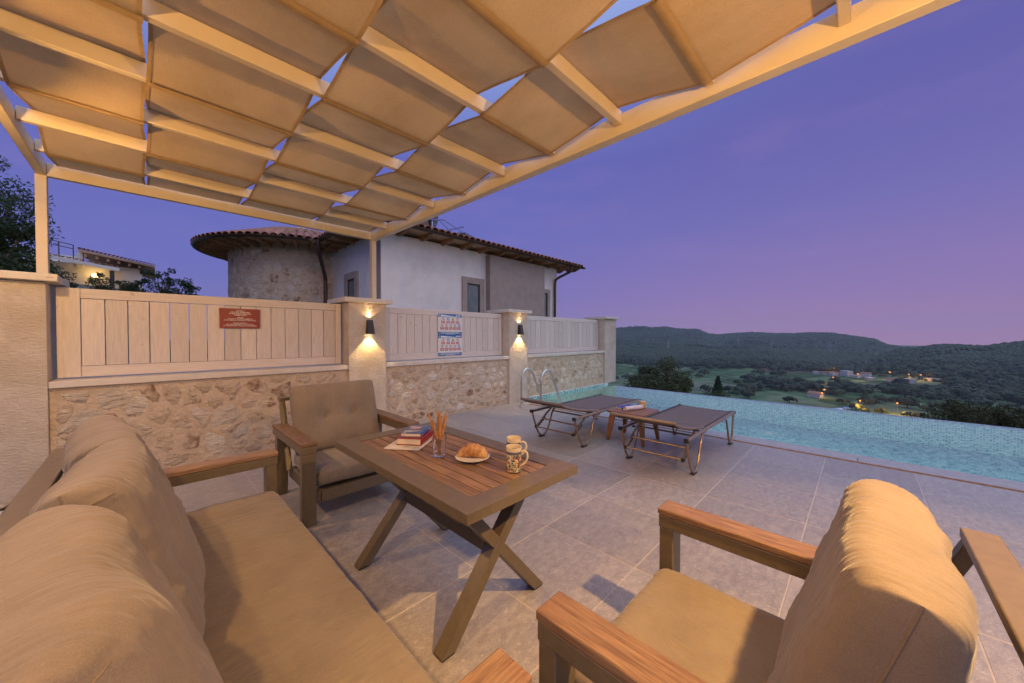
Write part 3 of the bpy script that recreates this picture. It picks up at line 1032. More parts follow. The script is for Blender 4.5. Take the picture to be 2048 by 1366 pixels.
hb('fascia', (ex0 - .012, ey0 + .013, ZE + .015), (ex0 + .012, 11.05, ZE + .054), MT['gutter'])

# round stone tower
tw = MB()
n = 72
tw.lathe([(TR, 0), (TR, ZE + 1.25)], n, Matrix.Translation(Vector((TC[0], TC[1], -1.2)) - OH))
tower = tw.build('tower', MT['mortar'], nh)
aL, aR = R(166), R(283)
def tplace(x, y, e):
    a = aL + x / TR
    return Vector((TC[0] + math.cos(a) * (TR + e - .002), TC[1] + math.sin(a) * (TR + e - .002), 1.55 + y)) - OH
stones(tower, (aR - aL) * TR, 2.5, 14, 9, 77, tplace, 'stone', .008, (.60, .14, .26))
# conical roof
cz = ZE + .09
apex = cz + .37 * TRe
cone = MB()
M0 = Matrix.Translation(Vector((TC[0], TC[1], 0)) - OH)
cone.lathe([(.02, ZE + .052), (TRe, ZE + .052), (TRe, cz), (.02, apex)], 64, M0, caps=False)
cone_o = cone.build('tower_roof', MT['soffit'], nh, 0, 20)
ca = math.atan(.37)
ncol = 88
M = MB()
for k in range(ncol):
    a = 2 * math.pi * k / ncol
    for j in range(0, 5):
        if j >= 2 and k % 2: continue
        dist = j * .37 - .11
        rr = TRe - dist * math.cos(ca)
        zz = cz + .012 + dist * math.sin(ca)
        T_ = Matrix.Translation(Vector((TC[0] + math.cos(a) * rr, TC[1] + math.sin(a) * rr, zz)) - OH) @ Matrix.Rotation(a + math.pi / 2, 4, 'Z') @ Matrix.Rotation(ca + R(3), 4, 'X')
        front = R(140) < a < R(285)
        if front and j < 2: inst('roof_tile', tile_m, cone_o, T_.to_translation(), T_.to_euler())
        elif front: M.add([v.co for v in tile_m.vertices], [tuple(p.vertices) for p in tile_m.polygons], T_)
tag(M.build('upper_tiles', MT['rooftile'], cone_o), kind='stuff')
pts = []
for k in range(41):
    a = R(258) - (R(258) - R(110)) * k / 40
    pts.append((TC[0] + math.cos(a) * (TRe + .065), TC[1] + math.sin(a) * (TRe + .065), GZ))
gutter(pts)
for k in range(16):
    a = R(270) - R(9.6) * k
    d = Vector((math.cos(a), math.sin(a), 0))
    tail((TC[0] + d.x * TR, TC[1] + d.y * TR, ZE + .05), d, .74)

# downpipes
dp = MB().tube([Vector(p) - OH for p in ((3.40, 10.95, GZ - .03), (3.40, 10.95, GZ - .28), (3.46, 11.05, GZ - .42), (3.75, 11.55, GZ - .86), (3.83, 11.72, GZ - 1.0), (3.84, 11.74, GZ - 1.2), (3.84, 11.74, -1.0))], .055, 10)
dp.build('downpipe', MT['gutter'], nh)
dp2 = [(11.42, HY0 - .60, GZ - .04), (11.42, HY0 - .60, GZ - .16), (11.38, HY0 - .54, GZ - .28), (11.18, HY0 - .20, GZ - .46), (11.10, HY0 - .09, GZ - .56), (11.09, HY0 - .075, GZ - .72), (11.09, HY0 - .075, -1.0)]
MB().tube([Vector(p) - OH for p in dp2], .05, 10).build('downpipe', MT['gutter'], nh)

# solar water heater on the roof
sw = thing('solar_water_heater', 'roof-mounted solar water heater with white tank and dark round end cap', 'solar heater', (6.2, 9.5, 4.56), R(-58))
sw.scale = (1.2, 1.2, 1.2)
MX = Matrix.Rotation(math.pi / 2, 4, 'Y')
Tk = Matrix.Translation((-.02, 0, .44)) @ MX
MB().lathe([(.18, -1.25), (.245, -1.20), (.25, -1.1), (.25, .0)], 28, Tk).build('tank', MT['plate'], sw)
MB().lathe([(.258, -.02), (.265, .0), (.262, .05), (.225, .075), (.20, .055), (.13, .055), (.11, .075), (.02, .085)], 28, Tk).build('end_cap', material('tank_cap', (.075, .095, .105), (.09, .11, .12), 9, rough=.5, bump=0), sw)
lg = MB()
for sx in (.04, -1.15):
    lg.bar((sx, -.18, -.12), (sx, -.02, .24), .03, .03)
    lg.bar((sx, .30, -.06), (sx, .02, .24), .03, .03)
lg.bar((.10, -.30, -.10), (.95, -.30, .02), .03, .03).bar((.08, -.24, .28), (.46, -.36, .20), .03, .03).bar((.46, -.36, .20), (.98, -.40, -.16), .03, .03).bar((.10, -.22, .26), (.12, -.30, -.10), .02, .02).bar((.30, -.30, .24), (.62, -.34, -.08), .03, .03)
lg.build('stand', MT['steel'], sw)
MB().box((.18, -.36, -.14), (1.0, .5, -.09), Matrix.Rotation(R(6), 4, 'X')).build('collector', MT['glasspane'], sw)
MB().tube([(.07, -.05, .72), (.07, -.05, .95)], .008, 6).build('vent_pipe', MT['steel'], sw)
# dark printed mark on the tank
mk = MB()
for k, (a, b, w) in enumerate(((-.62, .10, .09), (-.50, .02, .12), (-.36, .08, .10), (-.24, .04, .08))):
    for q in range(3):
        an = R(-95 + q * 9 + 3 * k)
        mk.box((a, -.02, -.010), (a + w, .02, .0), Matrix.Translation((0, math.cos(an + math.pi / 2) * 0 - .252 * math.cos(R(q * 10 - 8)), .44 + .252 * math.sin(R(q * 10 - 8)))) @ Matrix.Rotation(math.pi / 2, 4, 'X'))
mk.build('printed_mark', material('dark_print', (.10, .11, .14), (.12, .13, .16), 5, rough=.5, bump=0), sw)

# ------------------------------------------------------------------ house up the slope on the left
lh = thing('hillside_house', 'distant white house with tiled roof, railed terrace and glowing wall lamp', 'house', (0, 18, 0))
LO = Vector((0, 18, 0))
def lb(name, lo, hi, mat, parent=lh, bevel=0): return MB().box(Vector(lo) - LO, Vector(hi) - LO).build(name, mat, parent, bevel)
lb('wall', (-2.6, 18.3, .5), (-.10, 22, 3.78), MT['render'])
lb('upper_wall', (-2.6, 18.9, 3.785), (-1.58, 22, 4.08), MT['render'])
lb('parapet_end', (-1.575, 18.25, 3.60), (-1.44, 18.6, 4.12), MT['render'])
# tiled main roof falling to the right
rf = MB()
rf.add([Vector(v) - LO for v in ((-1.50, 17.75, 4.16), (.22, 17.75, 3.86), (.30, 22.5, 3.95), (-1.5, 22.5, 4.4), (-1.50, 17.75, 4.10), (.22, 17.75, 3.80), (.30, 22.5, 3.89), (-1.5, 22.5, 4.33))],
       [(0, 1, 2, 3), (7, 6, 5, 4), (0, 4, 5, 1), (1, 5, 6, 2), (2, 6, 7, 3), (3, 7, 4, 0)])
rfo = rf.build('roof', MT['soffit'], lh)
tm = barrel(.34, .062, .05, 5, .012)
for k in range(19):
    for j in range(2):
        f = (k + .5) / 19
        inst('roof_tile', tm, rfo, Vector((-1.5 + 1.72 * f, 17.70 + j * .3, 4.165 - .30 * f + j * .035)) - LO, (R(9), R(9.9), 0))
for k in range(6): lb('rafter_tail', (-1.38 + .24 * k, 17.80, 3.94 - .04 * k), (-1.32 + .24 * k, 18.28, 4.02 - .04 * k), MT['rafter'])
# lean-to over the terrace
lt = MB()
lt.add([Vector(v) - LO for v in ((-2.4, 16.9, 3.82), (-.60, 16.9, 3.56), (-.60, 18.25, 3.72), (-2.4, 18.25, 3.98), (-2.4, 16.9, 3.72), (-.60, 16.9, 3.46), (-.60, 18.25, 3.62), (-2.4, 18.25, 3.88))],
       [(0, 1, 2, 3), (7, 6, 5, 4), (0, 4, 5, 1), (1, 5, 6, 2), (2, 6, 7, 3), (3, 7, 4, 0)])
lto = lt.build('veranda_roof', MT['render'], lh)
for k in range(14):
    f = (k + .5) / 14
    inst('roof_tile', tm, lto, Vector((-2.4 + 1.8 * f, 16.92, 3.83 - .26 * f)) - LO, (R(9), R(8.2), 0))
lb('veranda_post', (-.80, 16.95, 1.2), (-.70, 17.05, 3.46), MT['frame_dark'])
lb('beam', (-2.4, 16.93, 3.62), (-.62, 17.0, 3.455 + .02), MT['frame_dark']) if False else None
gl = lb('window', (-.62, 18.22, 2.1), (-.16, 18.29, 3.12), MT['frame_dark'])
lb('pane', (-.585, 18.205, 2.1), (-.42, 18.215, 3.07), MT['glasspane'], gl)
lb('pane', (-.385, 18.205, 2.1), (-.20, 18.215, 3.07), MT['glasspane'], gl)
rl = MB()
def rp(x, y, z): return Vector((x, y, z)) - LO
for a, b in (((-2.3, 18.2, 4.46), (-1.62, 18.2, 4.33)), ((-2.3, 18.2, 4.32), (-1.62, 18.2, 4.21))): rl.bar(rp(*a), rp(*b), .022, .022)
for xx, z1 in ((-1.63, 4.34), (-1.92, 4.39), (-2.25, 4.45)): rl.bar(rp(xx, 18.2, 3.75), rp(xx, 18.2, z1), .024, .024)
rl.build('railing', MT['frame_dark'], lh)
wlp = thing('veranda_lamp', 'glowing warm lamp on the wall of the hillside house', 'wall lamp', (-1.19, 18.2, 3.40))
MB().lathe([(.02, -.06), (.06, -.05), (.065, .05), (.02, .07)], 12).build('globe', emissive('veranda_glow', (1, .66, .26), 5), wlp)
MB().box((-.03, .06, -.03), (.03, .099, .03)).build('bracket', MT['anthracite'], wlp)
lamp('veranda_light', 'POINT', (-1.19, 18.0, 3.40), 3.5, (1, .62, .22), .08)
# field stone retaining wall below it
rw = thing('retaining_wall', 'grey field stone retaining wall below the hillside house', 'wall', (-2.6, 15.4, 0))
rw['kind'] = 'thing'
RWm = MB()
RWm.add([(0, 0, 0), (2.7, 0, 0), (2.7, .5, 0), (0, .5, 0), (0, 0, 2.93), (2.7, 0, 2.72), (2.7, .5, 2.72), (0, .5, 2.93)], [(0, 3, 2, 1), (4, 5, 6, 7), (0, 1, 5, 4), (1, 2, 6, 5), (2, 3, 7, 6), (3, 0, 4, 7)])
RWm.build('core', material('grey_mortar', (.22, .22, .22), (.30, .30, .30), 9, rough=.95, bump=.6), rw)
MT['fieldstone'] = material('grey_field_stone', (.34, .35, .36), (.46, .47, .48), 7, rough=.9, bump=.8, bscale=20, bdist=.02, orand=.25)
r_ = random.Random(5)
for poly in cells(2.66, .62, 17, 4, 9):
    s = stone_shape(poly, r_, .012)
    if not s: continue
    rings, tip, c = s
    nn = len(rings[0])
    sh = lambda p: Vector((.02 + p[0], -.004 - p[2] * 2.2, 2.26 + p[1] - .078 * p[0]))
    o = sh((c[0], c[1], 0))
    vs = [sh(p) - o for ring in rings for p in ring] + [sh(tip) - o]
    fs = [(a * nn + i, a * nn + (i + 1) % nn, (a + 1) * nn + (i + 1) % nn, (a + 1) * nn + i) for a in range(2) for i in range(nn)] + [(2 * nn + i, 2 * nn + (i + 1) % nn, 3 * nn) for i in range(nn)]
    inst('stone', MB().add(vs, fs).mesh('stone', MT['fieldstone'], 60), rw, o)
# ------------------------------------------------------------------ valley and hills
AZT = [-60, -40, -25, -14, -10.7, -8.4, -7.0, -5.9, -5.0, -4.4, -3.2, -2.0, -1.0, 0.2, 1.6, 2.6, 4.2, 6.2, 8.0, 11.0, 13.0, 14.4, 15.6, 16.9, 19.5, 21.3, 22.6, 24.3, 26.0, 28.2, 32, 40, 60, 95, 130]
ELT = [-.3, .2, .3, -.35, -.65, -1.1, -1.05, -1.02, -1.25, -1.40, -1.45, -1.12, -.40, -.16, .10, .36, .42, .34, .40, .52, .30, .10, .26, .90, .98, 1.32, 1.22, 1.42, 1.36, 1.15, 1.2, 1.4, 1.3, 1.1, .6]
NRM = [-25, -14, -10.7, -8.4, -7.0, -5.9, -5.0, -4.4, -3.2, -1.5, 1, 5]      # nearer wooded hill on the right
NRE = [.6, .0, -.62, -1.12, -1.02, -1.02, -1.18, -1.36, -1.50, -2.3, -3.3, -4.6]
FZ = -60.0
HAZE = .00012


def fbm2(x, y, seed=0, octs=4):
    out = np.zeros_like(x)
    a = 1.0
    for o in range(octs):
        rs = np.random.RandomState(seed * 31 + o)
        for _ in range(5):
            th = rs.uniform(0, 2 * np.pi)
            f = rs.uniform(.7, 1.4) * 2 ** o
            out += a * np.sin((x * np.cos(th) + y * np.sin(th)) * f + rs.uniform(0, 6.28)) / 5 * 1.7
        a *= .5
    return out


def sst(a, b, x):
    t_ = np.clip((x - a) / (b - a), 0, 1)
    return t_ * t_ * (3 - 2 * t_)


def height(x, y):
    r = np.hypot(x, y)
    az = np.degrees(np.arctan2(y, x))
    # terrace hillside falling to the valley floor
    down = sst(13, 330, r)
    z = -3.2 - 1.5 * sst(8, 20, r) + (FZ + 4.7) * down
    # the hillside stays level and climbs behind the boundary wall
    up = sst(34, 75, az) * (1 - sst(170, 200, az))
    zu = -1.25 + 2.4 * sst(13, 24, r) * sst(84, 98, az) + np.clip(r - 22, 0, 500) * .035 * sst(80, 105, az) - 30 * sst(40, 500, r) * (1 - sst(80, 105, az))
    z = z * (1 - up) + zu * up
    # far ridge
    rc = 2450 + 140 * np.sin(az * .21)
    foot = 800 + 90 * np.sin(az * .33 + 1)
    el = np.interp(az, AZT, ELT)
    crest = 1.4 + rc * np.tan(np.radians(el))
    tt = np.clip((r - foot) / (rc - foot), 0, 1)
    rise = .55 * tt + .45 * tt ** 2.2
    und = fbm2(x / 260, y / 260, 3) * 15 * np.sin(np.pi * np.clip(tt, 0, 1)) ** 1.0
    zfar = FZ + (crest - FZ) * rise + und * (tt < 1)
    zfar = np.where(r > rc, crest - (r - rc) * .16, zfar)
    z = np.where((r > foot) & (up < .5), np.maximum(zfar, FZ), z)
    # near wooded hill on the right
    rn, fn = 1150.0, 640.0
    eln = np.interp(az, NRM, NRE, left=.9, right=-9)
    cn_ = 1.4 + rn * np.tan(np.radians(eln))
    tn = np.clip((r - fn) / (rn - fn), 0, 1)
    zn = FZ - 2 + (cn_ - FZ + 2) * (.5 * tn + .5 * tn ** 1.6) + fbm2(x / 130, y / 130, 8) * 5 * np.sin(np.pi * tn)
    zn = np.where(r > rn, cn_ - (r - rn) * .22, zn)
    z = np.where((r > fn) & (az < 4), np.maximum(z, zn), z)
    return np.maximum(z + fbm2(x / 60, y / 60, 5, 3) * .5 * sst(200, 420, r) * (r < 800), FZ - 2)


NA, NR = 420, 210
az = np.radians(np.concatenate([np.linspace(-48, 34, 330), np.linspace(35.5, 310.5, 90)]))
rr = np.concatenate([[0.5], np.geomspace(9.6, 3500, NR - 1)])
RR, AA = np.meshgrid(rr, az, indexing='ij')
XX, YY = RR * np.cos(AA), RR * np.sin(AA)
ZZ = height(XX, YY)
ZZ[0] = -3.2
V = np.stack([XX, YY, ZZ], -1).reshape(-1, 3)
idx = np.arange(NR * NA).reshape(NR, NA)
i2 = np.roll(idx, -1, 1)
Fq = np.stack([idx[:-1], idx[1:], i2[1:], i2[:-1]], -1).reshape(-1, 4)

gm = bpy.data.materials.new('valley_ground')
gm.use_nodes = True
t = gm.node_tree
b = t.nodes['Principled BSDF']
b.inputs['Roughness'].default_value = 1
b.inputs['Specular IOR Level'].default_value = .05
tc = nd(t, 'ShaderNodeTexCoord')
mp = nd(t, 'ShaderNodeMapping')
mp.inputs['Scale'].default_value = (1 / 95, 1 / 55, 0)
mp.inputs['Rotation'].default_value = (0, 0, R(24))
t.links.new(tc.outputs['Object'], mp.inputs[0])
vo = nd(t, 'ShaderNodeTexVoronoi', distance='CHEBYCHEV')
vo.inputs['Scale'].default_value = 1.0
vo.inputs['Randomness'].default_value = .75
t.links.new(mp.outputs[0], vo.inputs['Vector'])
sp = nd(t, 'ShaderNodeSeparateColor')
t.links.new(vo.outputs['Color'], sp.inputs[0])
fr = ramp(t, [(0, (.085, .15, .075)), (.25, (.125, .195, .105)), (.45, (.075, .125, .062)), (.60, (.17, .22, .135)), (.74, (.10, .165, .085)), (.86, (.135, .10, .075)), (.93, (.17, .20, .13))], 'CONSTANT')
t.links.new(sp.outputs[0], fr.inputs[0])
nz = nd(t, 'ShaderNodeTexNoise')
nz.inputs['Scale'].default_value = .055
nz.inputs['Detail'].default_value = 8
t.links.new(tc.outputs['Object'], nz.inputs['Vector'])
nr = ramp(t, [(.35, (.55, .6, .55)), (.68, (1.25, 1.2, 1.15))])
t.links.new(nz.outputs[0], nr.inputs[0])
mu = nd(t, 'ShaderNodeMix', data_type='RGBA', blend_type='MULTIPLY')
mu.inputs['Factor'].default_value = 1
t.links.new(fr.outputs[0], mu.inputs['A'])
t.links.new(nr.outputs[0], mu.inputs['B'])
# scrub on the slopes, field mosaic only on the level floor
sxyz = nd(t, 'ShaderNodeSeparateXYZ')
t.links.new(tc.outputs['Object'], sxyz.inputs[0])
ml = nd(t, 'ShaderNodeMapRange')
ml.inputs['From Min'].default_value = FZ + 3
ml.inputs['From Max'].default_value = FZ + 14
t.links.new(sxyz.outputs['Z'], ml.inputs['Value'])
n3 = nd(t, 'ShaderNodeTexNoise')
n3.inputs['Scale'].default_value = .030
n3.inputs['Detail'].default_value = 10
n3.inputs['Roughness'].default_value = .7
t.links.new(tc.outputs['Object'], n3.inputs['Vector'])
hr = ramp(t, [(.38, (.026, .046, .026)), (.52, (.050, .072, .036)), (.66, (.10, .115, .07)), (.76, (.24, .235, .20))])
t.links.new(n3.outputs[0], hr.inputs[0])
mh = nd(t, 'ShaderNodeMix', data_type='RGBA')
t.links.new(ml.outputs[0], mh.inputs['Factor'])
t.links.new(mu.outputs['Result'], mh.inputs['A'])
t.links.new(hr.outputs[0], mh.inputs['B'])
t.links.new(mh.outputs['Result'], b.inputs['Base Color'])
gme = raw_mesh('hillside_terrain', V, Fq, gm, 4)
gme.polygons.foreach_set('use_smooth', [True] * len(gme.polygons))
land = tag(link(bpy.data.objects.new('hillside_terrain', gme)), kind='structure')

# terrace retaining block so that the terrace stands on something
tag(MB().box((-2.6, -7.3, -6), (9.24, 5.75, -2.12)).build('terrace_base', MT['concrete']), kind='structure')
tag(MB().box((-2.6, -7.3, -2.11), (5.47, 5.75, -.301)).build('terrace_fill', MT['concrete']), kind='structure')

# ------------------------------------------------------------------ foliage
def leaf_mat(name, c1, c2, tl=.25):
    m = bpy.data.materials.new(name)
    m.use_nodes = True
    t = m.node_tree
    b = t.nodes['Principled BSDF']
    out = t.nodes['Material Output']
    gi = nd(t, 'ShaderNodeNewGeometry')
    oi = nd(t, 'ShaderNodeObjectInfo')
    r = ramp(t, [(0, c1), (1, c2)])
    t.links.new(gi.outputs['Random Per Island'], r.inputs[0])
    hs = nd(t, 'ShaderNodeHueSaturation')
    mr = nd(t, 'ShaderNodeMapRange')
    mr.inputs['To Min'].default_value = .7
    mr.inputs['To Max'].default_value = 1.3
    t.links.new(oi.outputs['Random'], mr.inputs['Value'])
    t.links.new(mr.outputs[0], hs.inputs['Value'])
    t.links.new(r.outputs[0], hs.inputs['Color'])
    t.links.new(hs.outputs[0], b.inputs['Base Color'])
    b.inputs['Roughness'].default_value = .6
    b.inputs['Specular IOR Level'].default_value = .25
    tr = nd(t, 'ShaderNodeBsdfTranslucent')
    t.links.new(hs.outputs[0], tr.inputs['Color'])
    mx = nd(t, 'ShaderNodeMixShader')
    mx.inputs[0].default_value = tl
    t.links.new(b.outputs[0], mx.inputs[1])
    t.links.new(tr.outputs[0], mx.inputs[2])
    t.links.new(mx.outputs[0], out.inputs['Surface'])
    return m


MT['leaf'] = leaf_mat('olive_leaves', (.045, .065, .028), (.12, .135, .065))
MT['leaf_dark'] = leaf_mat('dark_leaves', (.022, .045, .022), (.060, .10, .042))
MT['leaf_valley'] = leaf_mat('valley_foliage', (.022, .038, .020), (.060, .085, .040), .1)
MT['leaf_lamp_tint'] = leaf_mat('lamp_tinted_leaves', (.06, .075, .025), (.13, .13, .045))  # warm lamplight on one tree top, put into the leaf colour


def leaf_cloud(clumps, per, size, seed, flat=.6, aspect=.42):
    """clumps: list of (centre, radius); returns V, F of bent two-triangle leaves"""
    rs = np.random.RandomState(seed)
    cs = np.concatenate([np.repeat(np.array([c], float), per, 0) for c, _ in clumps])
    rad = np.concatenate([np.repeat(r, per) for _, r in clumps])
    d = rs.normal(size=(len(cs), 3))
    d /= np.linalg.norm(d, axis=1)[:, None]
    rad = rad * rs.uniform(.25, 1.0, len(cs)) ** .5
    p = cs + d * rad[:, None] * np.array([1, 1, flat])
    ax = rs.normal(size=(len(cs), 3)) + d * .8
    ax[:, 2] -= .25
    ax /= np.linalg.norm(ax, axis=1)[:, None]
    sd = np.cross(ax, rs.normal(size=(len(cs), 3)))
    sd /= np.linalg.norm(sd, axis=1)[:, None] + 1e-9
    L = size * rs.uniform(.6, 1.3, len(cs))[:, None]
    V = np.stack([p - ax * L * .5, p + sd * L * aspect * .5, p + ax * L * .5, p - sd * L * aspect * .5], 1).reshape(-1, 3)
    F = np.arange(len(V)).reshape(-1, 4)
    return V, F


def limbs(base, tips, r0, seed):
    m = MB()
    r = random.Random(seed)
    base = Vector(base)
    fork = base + Vector((r.uniform(-.05, .05), r.uniform(-.05, .05), 0)) + Vector((0, 0, (min(t[2] for t in tips) - base.z) * .45))
    m.tube([base, base.lerp(fork, .5) + Vector((r.uniform(-.04, .04), r.uniform(-.04, .04), 0)), fork], [r0, r0 * .85, r0 * .7], 7)
    for tp in tips:
        tp = Vector(tp)
        mid = fork.lerp(tp, .5) + Vector((r.uniform(-.1, .1), r.uniform(-.1, .1), .12 * (tp - fork).length))
        m.tube([fork, mid, tp], [r0 * .5, r0 * .3, r0 * .1], 5)
    return m


def tree(name, label, cat, loc, clumps, per, size, seed, leaf='leaf', r0=.1, group=None, aspect=.42, flat=.75):
    o = thing(name, label, cat, loc, group=group)
    V, F = leaf_cloud(clumps, per, size, seed, flat, aspect)
    me = raw_mesh('crown', V, F, MT[leaf], 4)
    c = link(bpy.data.objects.new('crown', me))
    c.parent = o
    limbs((0, 0, -.1), [c_ for c_, _ in clumps], r0, seed).build('trunk', MT['bark'], o)
    return o


def cl(seed, n, box, rad, keep=None):
    r = random.Random(seed)
    out = []
    while len(out) < n:
        p = tuple(r.uniform(a, b_) for a, b_ in zip(box[0], box[1]))
        if keep and not keep(p): continue
        out.append((p, r.uniform(*rad)))
    return out


def gz(x, y): return float(height(np.array([float(x)]), np.array([float(y)]))[0])


# tall feathery tree and dense low tree at the left edge
ball = lambda c, R_: (lambda p: sum(((a - b_) / q) ** 2 for a, b_, q in zip(p, c, R_)) < 1)
tree('feathery_tree', 'tall dark feathery tree against the sky at the left edge', 'tree', (-3.5, 13.5, gz(-3.5, 13.5)),
     cl(2, 170, ((-1.9, -1.3, 1.6), (1.75, 1.3, 7.6)), (.3, .6), ball((0, 0, 4.1), (1.78, 1.4, 3.0))), 340, .085, 2, 'leaf_dark', .09, aspect=.34)
tree('broadleaf_tree', 'dense low broadleaf tree below the feathery one, beside the left pergola post', 'tree', (-1.98, 9.8, -1.0),
     cl(4, 60, ((-1.1, -.6, 3.1), (.82, .6, 4.25)), (.18, .34), ball((-.1, 0, 3.62), (1.0, .7, .72))), 260, .08, 4, 'leaf_dark', .09, aspect=.55)
for k, (x, y, zt, w, lb_) in enumerate([(-1.42, 13.6, 2.98, .42, 'thin olive shrub on the retaining wall nearest the pergola post'), (-.70, 13.9, 3.03, .36, 'loose shrub in front of the veranda post of the hillside house'), (-.30, 14.2, 2.78, .25, 'small low shrub on the retaining wall under the house window'),
                               (.33, 14.0, 3.28, .60, 'largest olive shrub, right of the hillside house'), (.72, 14.3, 3.02, .48, 'spreading olive shrub furthest right on the retaining wall')]):
    g0 = 2.30
    hgt = zt - g0
    tree('wall_shrub', lb_, 'shrub', (x, y, g0), cl(20 + k, 16 + k * 3, ((-w, -.3, .18), (w, .3, hgt)), (.07, .16), ball((0, 0, hgt * .45), (w, .35, hgt * .62))), 60, .075, 20 + k, 'leaf_dark' if k != 1 else 'leaf', .025, 'shrubs on the retaining wall', .35)

# tree tops just below the terrace, beyond the pool rim
bx, by = 14.6, 5.6
bz = gz(bx, by)
tree('slope_tree', 'dense olive-green tree top behind the far corner of the pool', 'tree', (bx, by, bz),
     cl(31, 120, ((-1.9, -1.6, -bz - 3.4), (1.9, 1.5, -bz + .45)), (.25, .5), ball((0, .3, -bz - 1.8), (1.8, 1.4, 2.15))), 330, .105, 31, 'leaf', .16, 'tree tops on the slope below the pool', .36)
tree('slope_tree', 'smaller tree top beside the dense one, right of the pool corner', 'tree', (14.9, 3.9, gz(14.9, 3.9)),
     cl(32, 50, ((-1.0, -.8, -gz(14.9, 3.9) - 3.0), (1.0, .9, -gz(14.9, 3.9) - .55)), (.2, .4), ball((0, 0, -gz(14.9, 3.9) - 2.0), (.9, .9, 1.2))), 300, .10, 32, 'leaf', .12, 'tree tops on the slope below the pool', .36)
zq = gz(34, -4.9)
tree('slope_tree', 'tree top with yellow lamplight in its leaf colour, beyond the right end of the pool rim', 'tree', (34, -4.9, zq),
     cl(33, 70, ((-3, -2.6, -zq - 5.6), (3, 2.4, -zq - 2.6)), (.4, .8), ball((0, 0, -zq - 4.4), (2.3, 2.2, 1.7))), 260, .18, 33, 'leaf_lamp_tint', .16, 'tree tops on the slope below the pool', .4)
zq = gz(33, -7.5)
tree('slope_tree', 'dark tree top at the right edge beyond the pool rim', 'tree', (33, -7.6, zq),
     cl(34, 40, ((-2.6, -2.4, -zq - 6.4), (2.6, 2.4, -zq - 4.3)), (.35, .7), ball((0, 0, -zq - 5.5), (2.4, 2.2, 1.3))), 230, .18, 34, 'leaf', .16, 'tree tops on the slope below the pool', .4)
CY = -7.3 - gz(87.2, 22.4)
tree('cypress_tree', 'single dark conifer standing against the fields beyond the pool rim', 'tree', (87.2, 22.4, gz(87.2, 22.4)),
     [((0, 0, h_), .15 + (1 - h_ / CY) * 1.7) for h_ in np.linspace(1, CY - .2, 16)], 150, .42, 36, 'leaf_dark', .2, None, .4)

# ------------------------------------------------------------------ valley trees
def far_point(u, v):
    """ground point seen at an approximate bearing, used only to lay the village out on the valley floor"""
    a = R(44.4) - math.atan((u - 1024) / 715)
    dep = (v - 672) / 715 * math.cos(math.atan((u - 1024) / 715))
    r_ = 61.4 / max(dep, .01)
    for _ in range(12):
        z_ = gz(r_ * math.cos(a), r_ * math.sin(a))
        r_ = r_ * .5 + .5 * (1.4 - z_) / dep
    return r_ * math.cos(a), r_ * math.sin(a)

HOUSES = [(1633, 748, 9, 8, 5, True), (1668, 752, 10, 8, 5, True), (1694, 752, 13, 10, 9, True), (1712, 755, 11, 8, 4, True), (1733, 753, 12, 9, 6, False), (1741, 760, 13, 8, 4, True), (1786, 764, 12, 8, 4, False), (1820, 766, 11, 9, 6, True), (1865, 762, 14, 8, 4, True), (1632, 795, 11, 8, 5, False), (1652, 750, 9, 8, 4, False), (1455, 700, 16, 10, 5, True)]
STREET = [(1717, 762), (1781, 758), (1667, 768), (1843, 763), (1650, 797), (1819, 760), (1669, 744), (1797, 832), (1722, 826)]
AVOID = [far_point(q[0], q[1]) for q in HOUSES + STREET]

vr = np.random.RandomState(11)
def crown_mesh(seed, n=46, name='valley_tree'):
    rs = np.random.RandomState(seed)
    d = rs.normal(size=(n, 3))
    d /= np.linalg.norm(d, axis=1)[:, None]
    d[:, 2] = np.abs(d[:, 2]) * 1.0 - .22
    lob = 1 + .30 * np.sin(d[:, 0] * 4 + seed) * np.cos(d[:, 1] * 5 + seed * 2)
    p = d * lob[:, None] * np.array([.5, .5, .42]) * rs.uniform(.72, 1.05, n)[:, None] + np.array([0, 0, .42])
    Vs, Fs = [], []
    for q, nn in zip(p, d):
        s = rs.uniform(.13, .24)
        a = np.cross(nn, rs.normal(size=3))
        a /= np.linalg.norm(a)
        c = np.cross(nn, a)
        tilt = nn * rs.uniform(-.35, .35)
        b0 = len(Vs)
        Vs += [q + a * s, q + c * s * .9 + tilt * s, q - a * s, q - c * s * .9 - tilt * s, q + nn * s * .55]
        Fs += [(b0, b0 + 1, b0 + 4), (b0 + 1, b0 + 2, b0 + 4), (b0 + 2, b0 + 3, b0 + 4), (b0 + 3, b0, b0 + 4)]
    # trunk
    b0 = len(Vs)
    for z_, r_2 in ((0, .045), (.34, .03)):
        for k in range(4): Vs.append(np.array([math.cos(k * 1.57) * r_2, math.sin(k * 1.57) * r_2, z_]))
    for k in range(4):
        k2 = (k + 1) % 4
        Fs += [(b0 + k, b0 + k2, b0 + 4 + k2), (b0 + k, b0 + 4 + k2, b0 + 4 + k)]
    return np.array(Vs), np.array(Fs)


cm = [crown_mesh(40 + k) for k in range(5)]
cme = []
for v_, f_ in cm:
    me = raw_mesh('valley_tree', v_, f_, MT['leaf_valley'])
    cme.append(me)

